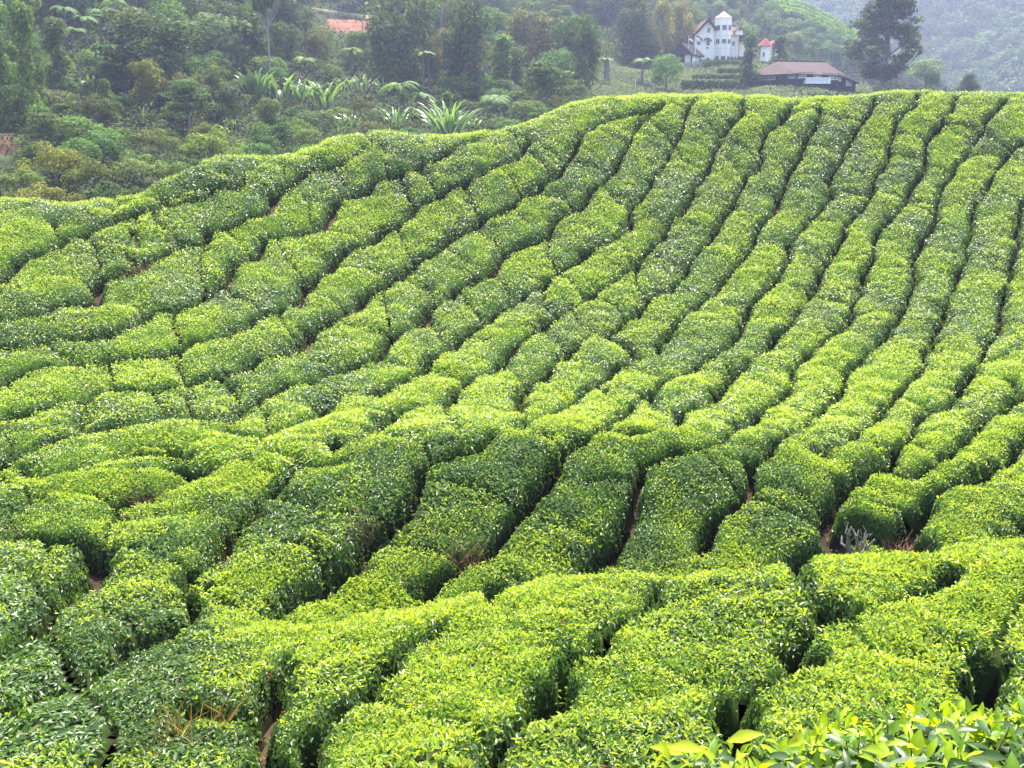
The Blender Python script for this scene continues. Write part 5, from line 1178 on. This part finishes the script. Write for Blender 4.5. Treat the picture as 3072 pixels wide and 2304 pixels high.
for u_, v_, a_ in ((2050, 2262, 2.6), (2110, 2250, 2.9), (2180, 2225, .6), (2360, 2240, 1.0)):     # the four pale leaves standing out at the left tip
    p = at(u_, v_, 2.35) - nb_o; d = unit(np.array((math.cos(a_), -.25, .35 * math.sin(a_) + .3))); n = unit(np.cross(np.cross(d, np.array((0, -.5, 1.0))), d)); big_leaf(p, d, n, .10, .036, .3, V, Q, C, np.array((.33, .38, .02)))
link("foliage", mesh_np("foliage", V, Q, np.array(C), True, M['tea_near']), near)
for a, b in stems[::3]: MB().tube([a - np.array((0, 0, .22)), a, b], [.004, .003, .0018], 5).build("shoot", M['shoot'], near)
for i in range(9):
    x = r8.uniform(-.45, .5); y = r8.uniform(-.3, .3); MB().tube([(x * .5, y * .5, -.1), (x * .8, y, .5), (x, y, 1.02)], [.02, .014, .007], 6).build("stem", M['stem'], near)
tag(near, "large-leaved bright tea bush close to the camera in the bottom right corner", "tea bush")

def twiggy(name, crop, cx, cy, h, spread, n_, m, lab_, cat, seed, lean=.5):
    """a bundle of bare branching twigs rooted at the photo point"""
    o = ORG[crop]; p = hit(np.array([o[0] + cx * 1024 / 2212]), np.array([o[1] + cy * 1024 / 2212]))[0]; p[2] -= .61; r = np.random.default_rng(seed); mb = MB()
    for i in range(n_):
        a = r.uniform(0, 6.28); d = np.array((math.cos(a) * lean, math.sin(a) * lean, 1.0)); q = np.array((math.cos(a), math.sin(a), 0)) * r.uniform(0, .12)
        pts = [q]; 
        for k in range(4): q = q + d * h / 4 * r.uniform(.7, 1.2) + r.normal(0, spread * .12, 3) * (1, 1, .3); pts.append(q)
        mb.tube(pts, [.010, .008, .006, .004, .002], 4); 
        for _ in range(3): b = pts[r.integers(1, 4)]; mb.tube([b, b + r.normal(0, .10, 3) + np.array((0, 0, .12))], [.004, .0015], 3)
    t = mb.build(name, m, None, p); tag(t, lab_, cat); return t, p
M['dry'] = noise_mat('dry_twigs', (0.13, 0.07, 0.04), (0.28, 0.17, 0.10), 12.0, .9)
M['straw'] = noise_mat('dry_fern', (0.26, 0.15, 0.03), (0.42, 0.26, 0.06), 10.0, .8)
twiggy("dry_brush", 'F', 1500, 1560, .42, .9, 46, M['dry'], "reddish dry brush in the bare hollow beside the gnarled tea stump", "dry brush", 1, .9)
twiggy("dry_brush", 'E', 790, 1180, .72, .7, 40, M['dry'], "brown twiggy dead patch beside the second dark path of the bank", "dry brush", 2, .35)
twiggy("dry_brush", 'E', 60, 1000, .70, .7, 36, M['dry'], "bare brownish twigs at the rim of the leftmost bank path", "dry brush", 3, .35)
twiggy("dry_brush", 'D', 990, 800, .62, .6, 34, M['dry'], "greyish bare twigs in the dark gap below the red soil patch", "dry brush", 4, .35)
twiggy("dry_fern", 'G', 1200, 1420, .85, .7, 36, M['straw'], "orange-yellow dry fern tuft left of the dark pit in the foreground", "dry fern", 5, .3)
twiggy("weed_shrub", 'A', 890, 830, .55, .8, 60, M['dry'], "small olive-brown weed in the gap between two left-hand rows", "weed", 6, .8)
# gnarled tea stump
o = ORG['F']; p = hit(np.array([o[0] + 1090 * 1024 / 2212]), np.array([o[1] + 1530 * 1024 / 2212]))[0]; p = p + np.array((0, -.25, -.62)); st = empty("tea_stump", p); rs = np.random.default_rng(12)
MB().tube([(0, 0, -.1), (.01, 0, .12), (-.02, .01, .28), (0, 0, .36)], [.075, .06, .055, .06], 9).build("trunk", M['grey_stem'], st)
for i, (a, l) in enumerate(((3.0, .42), (2.3, .5), (1.4, .5), (.5, .52), (0.0, .44), (4.2, .36), (5.3, .38))):
    d = np.array((math.cos(a) * .55, math.sin(a) * .3, .8)); q = np.array((0, 0, .33)); pts = [q]
    for k in range(4): q = q + d * l / 4 + rs.normal(0, .032, 3); d = d + rs.normal(0, .22, 3) * (1, 1, .3); pts.append(q)
    mb = MB().tube(pts, [.038, .03, .026, .02, .012], 6)
    for _ in range(2): b = pts[rs.integers(2, 4)]; mb.tube([b, b + rs.normal(0, .05, 3) + (0, 0, .09), b + rs.normal(0, .08, 3) + (0, 0, .17)], [.016, .012, .005], 5)
    mb.build("branch", M['grey_stem'], st)
tag(st, "gnarled grey tea stump with bare forked branches in the hollow of the bank", "stump")

# ------------------------------------------------------------------ names for the tea bushes
def nth(k):
    W_ = "first second third fourth fifth sixth seventh eighth ninth tenth eleventh twelfth thirteenth fourteenth fifteenth sixteenth seventeenth eighteenth nineteenth twentieth twenty-first twenty-second twenty-third twenty-fourth".split()
    return W_[k] if k < len(W_) else "%dth" % (k + 1)
BANDS = [(0, 345, "along the crest line under the forest"), (345, 440, "just below the crest"), (440, 530, "in the upper slope"), (530, 610, "below the upper slope"), (610, 690, "above the middle of the slope"), (690, 770, "across the middle of the slope"), (770, 850, "under the middle of the slope"),
         (850, 930, "in the lower slope"), (930, 1010, "low on the slope"), (1010, 1090, "near the slope's foot"), (1090, 1170, "at the slope's foot"), (1170, 1260, "on the sunny terrace"), (1260, 1370, "on the lip of the bank"), (1370, 1520, "on the dark bank"), (1520, 1690, "at the bottom of the bank"), (1690, 1860, "on the rim of the knoll"), (1860, 2040, "on top of the near knoll"), (2040, 2200, "on the near knoll's front"), (2200, 9999, "at the bottom edge of the view")]
for lo, hi, where in BANDS:
    row = sorted([b for b in BUSHES if lo <= b['v'] < hi], key=lambda b: b['u'])
    for k, b in enumerate(row):
        tone = "lime-green" if b['tone'] > .72 else "bright green" if b['tone'] > .58 else "mid-green" if b['tone'] > .42 else "dark green"
        size = "long" if b['area'] > 8 else "small" if b['area'] < 2.5 else "clipped"
        tag(b['o'], f"{size} {tone} tea bush, {nth(k)} from left {where}", "tea bush", "clipped tea bushes in rows on the hill")
# ------------------------------------------------------------------ haze in the air of the valley
hm = bpy.data.materials.new("haze"); hm.use_nodes = True
hn = hm.node_tree.nodes; hn.remove(hn["Principled BSDF"])
pv = hn.new("ShaderNodeVolumePrincipled"); pv.inputs["Color"].default_value = (0.58, 0.66, 1.0, 1); pv.inputs["Density"].default_value = 0.0003; pv.inputs["Anisotropy"].default_value = 0.35
hm.node_tree.links.new(pv.outputs[0], hn["Material Output"].inputs["Volume"])
zlo = min(float(FZ.min()), float(HZ.min()), float(SZ.min())) - 1
hzb = MB().box(-720, 920, -40, 980, zlo, max(float(FZ.max()), float(HZ.max())) + 14).build("haze", hm)
tag(hzb, kind="stuff")
